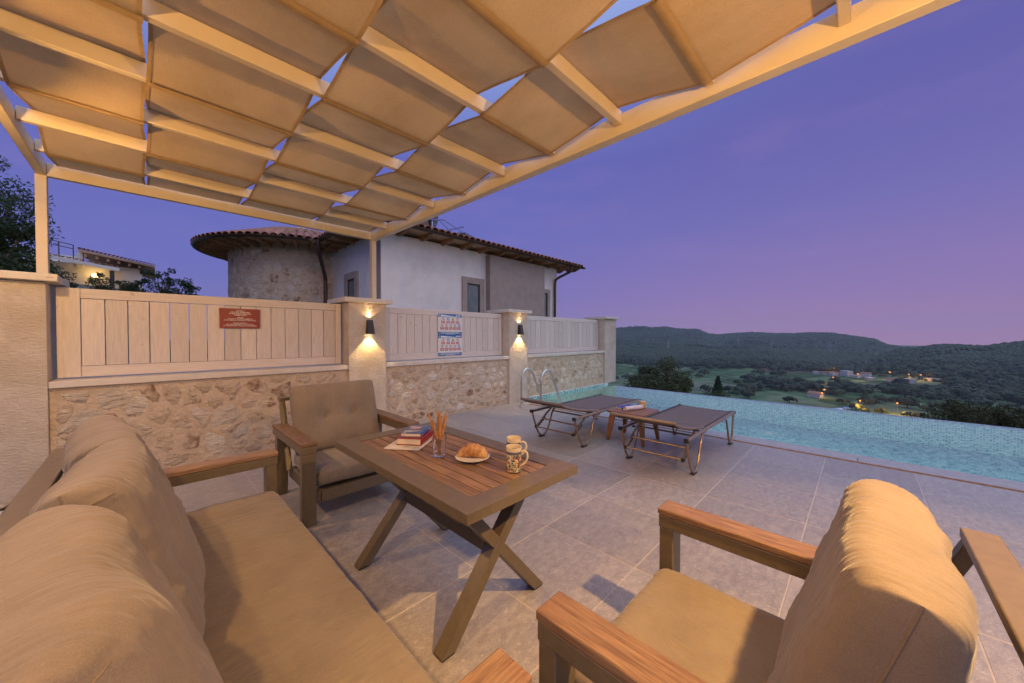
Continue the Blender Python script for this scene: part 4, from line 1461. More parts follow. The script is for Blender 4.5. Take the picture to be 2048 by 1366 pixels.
# where trees stand on the floor: hedgerow and grove noise
n_c = 60000
ang = np.radians(vr.uniform(-16, 28, n_c))
rad_ = np.sqrt(vr.uniform(235 ** 2, 900 ** 2, n_c))
xs, ys = rad_ * np.cos(ang), rad_ * np.sin(ang)
azd = np.degrees(ang)
den = fbm2(xs / 60, ys / 60, 21, 3)
hedge = np.abs(fbm2(xs / 75, ys / 75, 22, 2)) < .045
rgt = np.clip((4 - azd) / 9, 0, 1)
prob = .006 + np.where(den > .95, .30, 0) * (.35 + rgt) + hedge * .13 + rgt * .15 * (den > .05) + .5 * sst(770, 860, rad_) + .22 * rgt * sst(520, 640, rad_)
prob = np.where((azd > -5) & (azd < 7) & (rad_ > 600) & (rad_ < 800), prob * .40, prob)
prob = np.where(rad_ < 440, prob * .30, prob)
keep = vr.rand(n_c) < prob * .30
for hx, hy in AVOID:
    # nothing grows on the plots themselves nor right in front of them
    q = np.hypot(hx, hy)
    along = (xs * hx + ys * hy) / q
    across = np.abs(xs * hy - ys * hx) / q
    keep &= ~((across < 11) & (along < q + 14) & (along > q - 85)) | (np.arange(n_c) % 6 == 0)
    keep &= ~(np.hypot(xs - hx, ys - hy) < 16)
xs, ys, rad_, azd = xs[keep], ys[keep], rad_[keep], azd[keep]
zs = height(xs, ys)
# only what rises over the pool rim can be seen
vis = (zs + 8 - 1.4) / rad_ > -(1.4 / (9.05 / np.cos(np.radians(azd)))) * 1.02
xs, ys, zs, rad_, azd = (a[vis] for a in (xs, ys, zs, rad_, azd))
size = vr.uniform(6, 12, len(xs))
order = np.argsort(-size / rad_)
first, rest = order[:290], order[290:]
for i in first:
    o = inst('valley_tree', cme[i % 5], None, (float(xs[i]), float(ys[i]), float(zs[i]) - .3), (0, 0, float(vr.uniform(0, 6.28))), (float(size[i]) * 1.1, float(size[i]) * 1.1, float(size[i]) * float(vr.uniform(.8, 1.15))))
    tag(o, 'round dark green tree standing in the valley among the fields', 'tree', 'trees scattered over the valley floor')
def scatter(name, xs, ys, zs, size, meshes, mat, seed):
    rs = np.random.RandomState(seed)
    Vs, Fs, off = [], [], 0
    for k, (v_, f_) in enumerate(meshes):
        sel = np.arange(len(xs)) % len(meshes) == k
        n = sel.sum()
        if not n: continue
        a = rs.uniform(0, 6.28, n)
        ca_, sa = np.cos(a), np.sin(a)
        s = size[sel]
        hs = rs.uniform(.8, 1.2, n)
        P_ = np.empty((n, len(v_), 3))
        P_[:, :, 0] = xs[sel, None] + s[:, None] * (v_[None, :, 0] * ca_[:, None] - v_[None, :, 1] * sa[:, None])
        P_[:, :, 1] = ys[sel, None] + s[:, None] * (v_[None, :, 0] * sa[:, None] + v_[None, :, 1] * ca_[:, None])
        P_[:, :, 2] = zs[sel, None] - .3 + s[:, None] * hs[:, None] * v_[None, :, 2]
        Fs.append((f_[None] + (np.arange(n) * len(v_))[:, None, None] + off).reshape(-1, 3))
        Vs.append(P_.reshape(-1, 3))
        off += n * len(v_)
    me = raw_mesh(name, np.concatenate(Vs), np.concatenate(Fs), mat)
    return tag(link(bpy.data.objects.new(name, me)), kind='stuff')
print('valley trees', len(xs))
scatter('distant_valley_woods', xs[rest], ys[rest], zs[rest], size[rest] * 1.1, cm, MT['leaf_valley'], 3)

# woods and scrub that cover the hills
def small_crown(seed):
    bm = bmesh.new()
    bmesh.ops.create_icosphere(bm, subdivisions=1, radius=.5)
    rs = np.random.RandomState(seed)
    v_ = np.array([v.co for v in bm.verts])
    f_ = np.array([[v.index for v in f.verts] for f in bm.faces])
    bm.free()
    v_ = v_ * rs.uniform(.7, 1.25, len(v_))[:, None] * np.array([1, 1, .85]) + np.array([0, 0, .30])
    return v_, f_
sc_ = [small_crown(k) for k in range(5)]
n_h = 82000
ang = np.radians(vr.uniform(-15, 30, n_h))
rad_ = np.sqrt(vr.uniform(760 ** 2, 2480 ** 2, n_h))
inner = vr.rand(n_h) < .42
rad_ = np.where(inner, np.sqrt(vr.uniform(700 ** 2, 1250 ** 2, n_h)), rad_)
xs, ys = rad_ * np.cos(ang), rad_ * np.sin(ang)
zs = height(xs, ys)
den = fbm2(xs / 110, ys / 110, 31, 4)
keep = (zs > FZ + 3.0) & ((den > -.35) | (vr.rand(n_h) < .35))
xs, ys, zs, rad_ = xs[keep], ys[keep], zs[keep], rad_[keep]
size = vr.uniform(5, 10, len(xs)) * np.clip(rad_ / 1300, .7, 1.15)
print('hill crowns', len(xs))
scatter('hillside_woods', xs, ys, zs, size, sc_, MT['leaf_valley'], 4)

# ------------------------------------------------------------------ village, street lamps, greenhouses
MT['vwall'] = material('village_wall', (.46, .45, .43), (.56, .55, .53), 1, rough=.9, bump=0, orand=.12)
MT['vroof'] = material('village_roof', (.26, .13, .09), (.34, .19, .13), 1, rough=.9, bump=0, orand=.2)
def cottage(u, v, w, d, h, rz, label, flat=False):
    x, y = far_point(u, v)
    o = thing('village_house', label, 'house', (x, y, gz(x, y) - .4), rz, 'white houses of the village in the valley')
    MB().box((-w / 2, -d / 2, 0), (w / 2, d / 2, h)).build('wall', MT['vwall'], o)
    if flat: MB().box((-w / 2 - .3, -d / 2 - .3, h + .01), (w / 2 + .3, d / 2 + .3, h + .3)).build('roof', MT['vwall'], o)
    else: MB().add([(-w / 2 - .4, -d / 2 - .4, h + .01), (w / 2 + .4, -d / 2 - .4, h + .01), (w / 2 + .4, d / 2 + .4, h + .01), (-w / 2 - .4, d / 2 + .4, h + .01), (-w / 2 - .4, 0, h + 1.8), (w / 2 + .4, 0, h + 1.8)], [(3, 2, 1, 0), (0, 1, 5, 4), (2, 3, 4, 5), (1, 2, 5), (3, 0, 4)]).build('roof', MT['vroof'], o)
    mw = MB()
    for k in range(max(2, int(w / 3.5))):
        x0 = -w / 2 + (k + .5) * w / max(2, int(w / 3.5))
        for zz in ([1.2] if h < 4.5 else [1.2, 4.2]): mw.box((x0 - .5, -d / 2 - .05, zz), (x0 + .5, -d / 2 - .004, zz + 1.3)).box((-w / 2 - .05, -d / 4 - .5, zz), (-w / 2 - .004, -d / 4 + .5, zz + 1.3))
    mw.build('window', MT['glasspane'], o)
    return o
where = ['at the left end of the village', 'with a roof terrace near the village lamp', 'the tallest block in the village centre', 'low house beside the brightest village lamp', 'right of the village centre', 'below the village centre', 'at the right of the village, partly behind trees', 'long low house at the right end', 'small house near the hillside lamp', 'lower house beside the two orange lamps', 'behind the tallest block', 'single house on the far slope']
for k, (u, v, w, d, h, fl_) in enumerate(HOUSES):
    cottage(u, v, w * .9, d * .9, h * .9, R(20 + 13 * (k % 5)), 'white village house ' + where[k], fl_)
sod = emissive('sodium_lamp', (1, .36, .05), 1.7)
pole_m = MT['concrete']
for k, (u, v, hgt, big, lb_) in enumerate([(1717, 762, 9, 1.3, 'brightest orange street lamp in the village'), (1781, 758, 9, 1.3, 'orange street lamp on the slope right of the village'), (1667, 768, 8, .8, 'small orange street lamp below the village centre'), (1843, 763, 8, .9, 'orange street lamp at the right end of the village'),
                                      (1650, 797, 8, .9, 'orange street lamp by the lower house'), (1819, 760, 7, .6, 'pale street lamp among the right-hand village houses'), (1669, 744, 6, .5, 'faint lamp above the village houses'), (1797, 832, 9, .55, 'street lamp on the near valley road'), (1722, 826, 9, .5, 'street lamp lighting a tree beside the near valley road')]):
    x, y = far_point(u, v)
    o = thing('street_lamp', lb_, 'street lamp', (x, y, gz(x, y)), group='orange street lamps in the valley')
    MB().tube([(0, 0, -.5), (0, 0, hgt), (.5, 0, hgt + .25), (1.2, 0, hgt + .3)], [.12, .09, .07, .06], 6).build('pole', pole_m, o)
    MB().lathe([(.1, -.25), (1.0 * big, -.2), (1.05 * big, .3), (.15, .8)], 10, Matrix.Translation((1.4, 0, hgt + .2))).build('lantern', sod, o)
    lamp('street_light', 'POINT', (x + 1.4, y, gz(x, y) + hgt - .9), 5500 if k < 7 else 16000, (1, .46, .10), .4)
# near valley road with its lit verge trees
pts = [far_point(u, v) for u, v in ((1690, 826), (1722, 830), (1760, 832), (1797, 835), (1850, 843), (1930, 853), (2010, 862))]
rd = MB()
vs, fs = [], []
for i, (x, y) in enumerate(pts):
    a = pts[max(i - 1, 0)]
    b_ = pts[min(i + 1, len(pts) - 1)]
    d = Vector((b_[0] - a[0], b_[1] - a[1], 0)).normalized()
    s = Vector((-d.y, d.x, 0)) * 3.0
    for q in (-1, 1):
        p = Vector((x, y, 0)) + s * q
        vs.append((p.x, p.y, max(gz(x, y), gz(p.x, p.y)) + .35))
for i in range(len(pts) - 1): fs.append((2 * i, 2 * i + 2, 2 * i + 3, 2 * i + 1))
tag(rd.add(vs, fs).build('valley_road', material('pale_dirt_road', (.24, .20, .15), (.32, .27, .21), .2, rough=1, bump=0)), kind='structure')
for k, (u, v, s_, lb_) in enumerate([(1714, 822, 8, 'round tree glowing orange under the near road lamp'), (1733, 826, 5, 'low bush beside the lamp-lit tree'), (1765, 828, 6, 'dark bush between the two near road lamps'), (1815, 834, 5, 'bush just right of the near road lamp'), (1832, 836, 5.5, 'second bush right of the near road lamp'), (1848, 839, 6, 'third bush right of the near road lamp'), (1878, 846, 5, 'yellowish bush before the big tree top at the right')]):
    x, y = far_point(u, v)
    o = inst('roadside_tree', cme[k % 5], None, (x, y, gz(x, y) - .2), (0, 0, k * 1.3), (s_, s_, s_ * 1.05))
    tag(o, lb_, 'tree', 'bushes and trees along the near valley road')
bl = material('blue_tarpaulin', (.10, .22, .46), (.14, .28, .54), 1, rough=.5, bump=0)
for k, (u, v) in enumerate(((1672, 822), (1692, 818))):
    x, y = far_point(u, v)
    o = thing('polytunnel', ('larger' if k == 0 else 'smaller') + ' blue covered greenhouse at the foot of the fields', 'greenhouse', (x, y, gz(x, y)), R(60))
    MB().add([(math.cos(a) * 3 * (1 - .3 * k), l, math.sin(a) * 2.2 * (1 - .3 * k)) for l in (-6 + 3 * k, 6 - 3 * k) for a in np.linspace(0, math.pi, 9)], [(i, i + 1, 10 + i, 9 + i) for i in range(8)] + [tuple(range(8, -1, -1)), tuple(range(9, 18))]).build('cover', bl, o)
# power pylons on the far slope
py_me = None
for k, (u, v) in enumerate(((1337, 700), (1477, 692), (1543, 700), (1660, 708))):
    x, y = far_point(u, v)
    o = thing('power_pylon', ['leftmost power pylon on the far wooded slope', 'power pylon standing highest on the far slope', 'third power pylon from the left on the far slope', 'power pylon above the village on the far slope'][k], 'pylon', (x, y, gz(x, y)), group='power pylons on the far hillside')
    P4 = MB()
    for sx in (-1, 1):
        for sy in (-1, 1): P4.bar((sx * 2.6, sy * 2.6, 0), (sx * .4, sy * .4, 30), .35, .35)
    for zc, L in ((20, 6), (24, 5), (28, 4)): P4.bar((0, -L, zc), (0, L, zc), .3, .3)
    for zc in (6, 12, 18): P4.bar((-2, -2, zc), (2, 2, zc), .2, .2).bar((2, -2, zc), (-2, 2, zc), .2, .2)
    P4.build('lattice', MT['concrete'], o)

# ------------------------------------------------------------------ evening air over the valley
hz = bpy.data.materials.new('evening_haze')
hz.use_nodes = True
t = hz.node_tree
t.nodes.clear()
pv = nd(t, 'ShaderNodeVolumePrincipled')
pv.inputs['Color'].default_value = (.72, .84, .98, 1)
pv.inputs['Density'].default_value = HAZE
o_ = nd(t, 'ShaderNodeOutputMaterial')
t.links.new(pv.outputs[0], o_.inputs['Volume'])
tag(MB().box((-3600, -3600, FZ - 4.5), (3600, 3600, 118)).build('haze', hz), kind='stuff')

# overhead line crossing the slope below the terrace
ca_ = [Vector((28.81, 18.06, -0.92)).lerp(Vector((33.19, -7.39, -1.93)), k / 24) + Vector((0, 0, -.55 * math.sin(math.pi * k / 24))) for k in range(25)]
tag(MB().tube(ca_, .013, 5).build('overhead_cable', MT['black']), 'thin dark overhead cable sagging across the valley view beyond the pool', 'cable')
for k_, p_ in ((0, ca_[0]), (24, ca_[24])):
    ut = thing('utility_pole', 'wooden utility pole on the slope carrying the overhead cable, ' + ('behind the neighbouring wall' if k_ == 0 else 'right of the pool view'), 'utility pole', (p_.x, p_.y, gz(p_.x, p_.y)), group='utility poles on the slope')
    MB().tube([(0, 0, -.5), (0, 0, p_.z - gz(p_.x, p_.y) + .3)], [.14, .10], 8).build('pole', MT['bark'], ut)
# ------------------------------------------------------------------ cushions
def pillow(name, w, d, t, M, parent, mat, p=5, q=.42, seed=0, wr=.006, n=(34, 26), buttons=(), pinch=.0, piping=True, sag=0.0, dart=(), cz=.012):
    """stuffed cushion lying in its local xy plane; M places it in the parent"""
    nu, nv = n
    V, F = [], []
    us = np.sin(np.linspace(-np.pi / 2, np.pi / 2, nu))
    vs = np.sin(np.linspace(-np.pi / 2, np.pi / 2, nv))
    def outline(u, v):
        # slightly drawn-in sides, rounded corners
        k = 1 - pinch * (1 - abs(u) ** 2) * abs(v) ** 6
        k2 = 1 - pinch * (1 - abs(v) ** 2) * abs(u) ** 6
        c = (abs(u) * abs(v)) ** 8
        return u * w / 2 * k2 * (1 - .028 * c), v * d / 2 * k * (1 - .028 * c)
    ids = {}
    for side in (1, -1):
        for i, u in enumerate(us):
            for j, v in enumerate(vs):
                edge = i in (0, nu - 1) or j in (0, nv - 1)
                if edge and side == -1:
                    ids[(side, i, j)] = ids[(1, i, j)]
                    continue
                f = max(0, (1 - abs(u) ** p) * (1 - abs(v) ** p)) ** q
                x, y = outline(u, v)
                h = t / 2 * f
                P_ = Vector((x * 6 + seed * 7.7, y * 6 + side * 3, seed * 1.3))
                amt = wr * f
                h += amt * mnoise.noise(P_) * 1.6
                # creases that run in from the seams
                ed = max(abs(u), abs(v)) ** 3
                h += cz * f * ed * (abs(mnoise.noise(Vector((x * 24 + seed + 2 * mnoise.noise(Vector((x * 3, y * 7, seed))), y * 4, side * 2.0)))) - .25) * (1 if abs(v) > abs(u) else .3)
                h += cz * f * ed * (abs(mnoise.noise(Vector((x * 4, y * 24 + seed + 2 * mnoise.noise(Vector((x * 7, y * 3, seed))), side * 5.0)))) - .25) * (1 if abs(u) >= abs(v) else .3)
                if side == 1:
                    for bx_, by_ in buttons:
                        r2 = (x - bx_) ** 2 + (y - by_) ** 2
                        h -= .030 * math.exp(-r2 / .0011) + .012 * math.exp(-r2 / .008)
                h -= sag * (1 - u * u) * (1 - v * v) * (1 if side == 1 else 0)
                ids[(side, i, j)] = len(V)
                V.append(M @ Vector((x, y, side * h)))
    for side in (1, -1):
        for i in range(nu - 1):
            for j in range(nv - 1):
                a = [ids[(side, i, j)], ids[(side, i + 1, j)], ids[(side, i + 1, j + 1)], ids[(side, i, j + 1)]]
                F.append(tuple(a if side == 1 else a[::-1]))
    o = MB().add(V, F).build(name, mat, parent, 0, 80)
    if piping:
        for u in (0, nu - 1):
            MB().tube([V[ids[(1, u, j)]] for j in range(nv)], .0021, 6).build('piping', MT['cushion_seam'], o)
    for i in dart:
        # seam that closes the boxed end just under the top
        j = int(nv * .80)
        rng = list(range(0, i + 1))
        path = [V[ids[(-1, a, j)]] for a in rng[::-1]] + [V[ids[(1, a, j)]] for a in rng[1:]]
        MB().tube(path, .0021, 6).build('dart_seam', MT['cushion_seam'], o)
    for bx_, by_ in buttons:
        MB().lathe([(.0, .012), (.009, .011), (.014, .005), (.014, 0), (.005, -.004)], 12, M @ Matrix.Translation((bx_, by_, t / 2 - .044))).build('button', MT['cushion'], o)
    return o


def lounge_frame(o, half, arms=True):
    """armchair / sofa frame; local +y is the front, origin on the floor under the front edge"""
    aw = .105
    for s in (-1, 1):
        xo, xi = s * half, s * (half - aw)
        x0, x1 = min(xo, xi), max(xo, xi)
        MB().box((x0 + .004, -.062, .004), (x1 - .004, -.002, .535)).build('front_leg', MT['bronze'], o, .004)
        m = MB()
        m.add([(x0 + .006, -.845, .004), (x1 - .006, -.845, .004), (x1 - .006, -.775, .004), (x0 + .006, -.775, .004), (x0 + .006, -.775, .534), (x1 - .006, -.775, .534), (x1 - .006, -.700, .534), (x0 + .006, -.700, .534)],
              [(0, 3, 2, 1), (4, 5, 6, 7), (0, 1, 5, 4), (1, 2, 6, 5), (2, 3, 7, 6), (3, 0, 4, 7)])
        m.build('rear_leg', MT['bronze'], o, .004)
        ar = MB().box((x0, -.83, .536), (x1, .0, .592)).build('arm_rail', MT['bronze'], o, .004)
        MB().box((x0 - .004, -.832, .5935), (x1 + .004, .004, .622)).build('armrest', MT['teak_y'], ar, .006, seg=3)
        MB().box((min(s * (half - .108), s * (half - .14)), -.77, .15), (max(s * (half - .108), s * (half - .14)), -.03, .235)).build('side_rail', MT['bronze'], o, .003)
    h = half - .141
    MB().box((-h, -.062, .150), (h, -.022, .235)).build('front_rail', MT['bronze'], o, .003)
    MB().box((-h, -.77, .150), (h, -.73, .235)).build('rear_rail', MT['bronze'], o, .003)
    sl_ = MB()
    for k in range(6): sl_.box((-h, -.68 + k * .11, .222), (h, -.62 + k * .11, .234))
    sl_.build('seat_support', MT['bronze'], o)
    xs_ = [-half + .0845, half - .0845] + ([0] if half > .8 else [])
    for x in xs_:
        MB().bar((x, -.66, .24), (x, -.885, .812), .045, .035, (0, 1, 0)).build('back_post', MT['bronze'], o, .003)
    MB().box((-half + .061, -.935, .812), (half - .061, -.862, .842)).build('back_rail', MT['bronze'], o, .004)
    MB().bar((-half + .11, -.770, .52), (half - .11, -.770, .52), .03, .06).build('back_rail', MT['bronze'], o, .003)


def back_M(x, y, z, tilt=18):
    # cushion plane: local x = width, local y = up the back, local z = towards the sitter
    return Matrix.Translation((x, y, z)) @ Matrix.Rotation(R(90 + tilt), 4, 'X') @ Matrix.Rotation(math.pi, 4, 'Y') @ Matrix.Diagonal((1, 1, 1, 1))


def bM(x, y, z, tilt):
    a = R(tilt)
    up = Vector((0, -math.sin(a), math.cos(a)))
    out = Vector((0, math.cos(a), math.sin(a)))
    xx = up.cross(out)
    m = Matrix((xx, up, out)).transposed().to_4x4()
    return Matrix.Translation((x, y, z)) @ m


# near armchair, back to the camera's right
ch = thing('garden_armchair', 'bronze armchair with teak armrests and tan cushions facing away, nearest the camera on the right', 'armchair', (1.245, .652, 0), 0, 'bronze lounge armchairs at the table')
lounge_frame(ch, .4775)
pillow('seat_cushion', .735, .66, .135, Matrix.Translation((0, -.345, .325)), ch, MT['cushion'], 14, .30, 5, .004, sag=.008)
cb = pillow('back_cushion', .70, .60, .20, bM(0, -.645, .668, 17), ch, MT['cushion'], 9, .34, 6, .009, (84, 60), pinch=.012, dart=(13,), cz=.022)

# far armchair, its back to the wall
ch2 = thing('garden_armchair', 'bronze armchair with two-button back cushion standing against the stone wall, facing the camera', 'armchair', (1.243, 2.868, 0), math.pi, 'bronze lounge armchairs at the table')
lounge_frame(ch2, .4775)
pillow('seat_cushion', .735, .66, .135, Matrix.Translation((0, -.345, .325)), ch2, MT['cushion'], 14, .30, 15, .005)
pillow('back_cushion', .745, .60, .19, bM(0, -.655, .668, 17), ch2, MT['cushion'], 8, .36, 16, .006, (48, 36), ((-.12, .0), (.12, .0)), pinch=.012)

# sofa along the left
so = thing('garden_sofa', 'long bronze sofa with teak armrests and rumpled tan cushions along the left', 'sofa', (.607, 1.722, 0), -math.pi / 2)
lounge_frame(so, 1.188)
pillow('seat_cushion', 2.155, .665, .15, Matrix.Translation((0, -.352, .325)), so, MT['cushion'], 22, .26, 25, .005, (80, 30), sag=.004)
for k, x in enumerate((-.70, 0, .70)):
    sd = 31 + k * 4
    pillow('back_cushion', .705, .66, (.235, .225, .24)[k], bM(x, (-.665, -.640, -.655)[k], (.685, .695, .69)[k], (20, 17, 19)[k]) @ Matrix.Rotation(R((2.5, -2.5, 2)[k]), 4, 'Z') @ Matrix.Rotation(R((4, -4, 5)[k]), 4, 'Y'), so, MT['cushion'], 6, .40, sd, .014, (84, 64), pinch=.045, dart=(12,), cz=.034)

# ------------------------------------------------------------------ table
tb = thing('garden_table', 'bronze framed table with teak slat top and crossed legs', 'table', (1.207, 1.735, 0))
tx0, tx1, ty0, ty1 = -.367, .367, -.675, .685
fw, zt, th = .112, .722, .042
def tbox(n, lo, hi, m='bronze', b=.003): return MB().box(lo, hi).build(n, MT[m], tb, b)
for nm, pl_ in (('frame_side', [(tx0, ty0), (tx0 + fw, ty0 + fw), (tx0 + fw, ty1 - fw), (tx0, ty1)]), ('frame_side', [(tx1, ty0), (tx1, ty1), (tx1 - fw, ty1 - fw), (tx1 - fw, ty0 + fw)]),
                ('frame_end', [(tx0, ty0), (tx1, ty0), (tx1 - fw, ty0 + fw), (tx0 + fw, ty0 + fw)]), ('frame_end', [(tx0, ty1), (tx0 + fw, ty1 - fw), (tx1 - fw, ty1 - fw), (tx1, ty1)])):
    MB().prism(pl_, zt - th, zt).build(nm, MT['bronze'], tb)
n = 8
iw = (tx1 - tx0 - 2 * fw) / n
sm = MB().box((-iw / 2 + .0045, ty0 + fw + .006, zt - .024), (iw / 2 - .0045, ty1 - fw - .006, zt - .0025)).mesh('slat', MT['teak_y'])
for k in range(n):
    s = inst('slat', sm, tb, (tx0 + fw + (k + .5) * iw, 0, rnd.uniform(-.0006, .0006)))
    bv = s.modifiers.new('bevel', 'BEVEL')
    bv.width = .0025
for yy in (-.3, .3): tbox('cross_bearer', (tx0 + fw, yy - .02, zt - .042), (tx1 - fw, yy + .02, zt - .026), 'bronze', 0)
for yy in (-.435, .425):
    for s in (-1, 1):
        d = .0015 * s
        m = MB()
        w = .034 + d
        a, b_ = Vector((-s * .305, yy, .0)), Vector((s * .265, yy, zt - th - .004))
        ww = .037
        m.add([(a.x - ww, yy - w, .008), (a.x + ww, yy - w, .008), (a.x + ww, yy + w, .008), (a.x - ww, yy + w, .008), (b_.x - ww, yy - w, b_.z), (b_.x + ww, yy - w, b_.z), (b_.x + ww, yy + w, b_.z), (b_.x - ww, yy + w, b_.z)],
              [(0, 3, 2, 1), (4, 5, 6, 7), (0, 1, 5, 4), (1, 2, 6, 5), (2, 3, 7, 6), (3, 0, 4, 7)])
        lg_ = m.build('leg', MT['bronze'], tb, .004)
        MB().box((a.x - ww + .004, yy - w + .004, 0), (a.x + ww - .004, yy + w - .004, .0075)).build('foot_pad', MT['black'], lg_)
tbox('stretcher', (-.045, -.40, .325), (.02, .39, .395))

# ------------------------------------------------------------------ on the table
def tp(x, y): return Vector((x, y, .7225))
mg = thing('magazine', 'open pale magazine lying under the two books', 'magazine', tp(1.175, 2.045), R(37))
MB().box((-.155, -.11, 0), (.155, .11, .006)).build('pages', material('magazine_page', (.62, .56, .46), (.72, .66, .56), 22, (1, 4, 1), .5, bump=.02), mg)
pt = MB()
for k in range(6): pt.box((-.14, -.095 + k * .018, .0063), (-.03 if k % 2 else -.05, -.088 + k * .018, .0066))
pt.box((.02, -.09, .0063), (.13, .08, .0066))
pt.build('print', material('magazine_print', (.30, .24, .18), (.40, .34, .27), 40, rough=.5, bump=0), mg)
def book(name, label, c, L, W, H, rz, cover):
    o = thing(name, label, 'book', c, rz)
    MB().box((-L / 2 + .004, -W / 2 + .004, .004), (L / 2 - .004, W / 2 - .001, H - .004)).build('page_block', MT['pages'], o)
    m = MB()
    m.box((-L / 2, -W / 2, 0), (L / 2, W / 2, .0035)).box((-L / 2, -W / 2, H - .0035), (L / 2, W / 2, H)).box((-L / 2, W / 2, 0.0036), (L / 2, W / 2 + .004, H - .0036))
    m.build('cover', cover, o, .0008)
    return o
book('red_book', 'thick red book lying under the blue book on the table', tp(1.205, 2.05) + Vector((0, 0, .0072)), .225, .155, .042, R(-143), MT['redcover'])
bcov = material('blue_book_cover', (.035, .09, .26), (.05, .13, .36), 14, rough=.3, bump=.02, spots=(24, (.42, .40, .42), .56, .62), spec=.5)
bb = book('blue_book', 'blue illustrated paperback on top of the red book', tp(1.212, 2.06) + Vector((0, 0, .0495)), .195, .128, .026, R(-140), bcov)
cvp = MB()
cvp.box((-.055, -.045, .0282), (.03, .035, .0284))
cvp.build('cover_picture', material('cover_picture', (.10, .05, .10), (.55, .38, .36), 18, rough=.3, bump=0), bb)
cvt = MB()
for k in range(3): cvt.box((.045 + k * .014, -.05, .0282), (.053 + k * .014, .05 - k * .02, .0284))
cvt.build('cover_band', material('cover_band', (.60, .58, .55), (.66, .64, .6), 5, rough=.3, bump=0), bb)

gl_ = thing('drinking_glass', 'clear tumbler full of breadsticks', 'glass', tp(1.145, 1.695))
gp = []
MB().lathe([(.0, .003), (.030, .003), (.034, .012), (.0415, .125), (.0392, .125), (.032, .016), (.0, .014)], 12, None, False).build('tumbler', GLASS, gl_)
rb_ = random.Random(4)
for k, (ax_, ay_, Ls) in enumerate(((-.42, .10, .225), (-.30, -.12, .195), (-.06, .22, .235), (.03, -.02, .225), (.26, .20, .225), (.33, -.04, .215), (.10, .10, .21))):
    d = Vector((ax_ * .72 * .70, ax_ * .72 * -.72, 0)) + Vector((.7, .7, 0)) * ay_ * .3
    d.z = 1
    d.normalize()
    b0 = Vector((-d.x * .030, -d.y * .030, .018))
    p_ = [b0 + d * Ls * f + Vector((rb_.uniform(-.0016, .0016), rb_.uniform(-.0016, .0016), 0)) for f in np.linspace(0, 1, 8)]
    o = thing('breadstick', ['breadstick leaning furthest to the left in the tumbler', 'short breadstick leaning left in the tumbler', 'tall breadstick standing left of the middle of the tumbler', 'upright breadstick in the middle of the tumbler', 'breadstick leaning right at the back of the tumbler', 'breadstick leaning furthest to the right in the tumbler', 'breadstick half hidden behind the middle one in the tumbler'][k], 'breadstick', tp(1.145, 1.695), group='breadsticks in the tumbler')
    MB().tube(p_, [.0052, .0062, .006, .0066, .006, .0064, .006, .0048], 8).build('stick', MT['stick'], o)

pt_ = thing('plate', 'white side plate under the croissant', 'plate', tp(1.245, 1.522))
MB().lathe([(.0, .004), (.050, .004), (.055, .006), (.085, .0125), (.0935, .0165), (.095, .0185), (.093, .0195), (.084, .0160), (.055, .0105), (.0, .0095)], 40, None, False).build('dish', MT['plate'], pt_)
cr_ = thing('croissant', 'golden brown croissant on the white plate', 'croissant', tp(1.245, 1.522) + Vector((0, 0, .010)), R(-52))
segs = []
for k in range(49):
    f = k / 48 * 2 - 1
    a = f * 1.12
    r_b = .031 * (1 - abs(f) ** 1.9) ** .85 + .006
    stp = .0075 * (1 - ((abs(f) * 3.2 + .5) % 1.0)) * (1 - abs(f) ** 2)
    segs.append((Vector((math.sin(a) * .086, (math.cos(a) - 1) * .055 + .018, r_b * .80 + .002)), r_b + stp))
m = MB()
pts = [p for p, _ in segs]
m.tube(pts, [r for _, r in segs], 16)
m.v = [(x, y, max(z, .002)) for x, y, z in m.v]
m.build('pastry', MT['crust'], cr_, 0, 60)

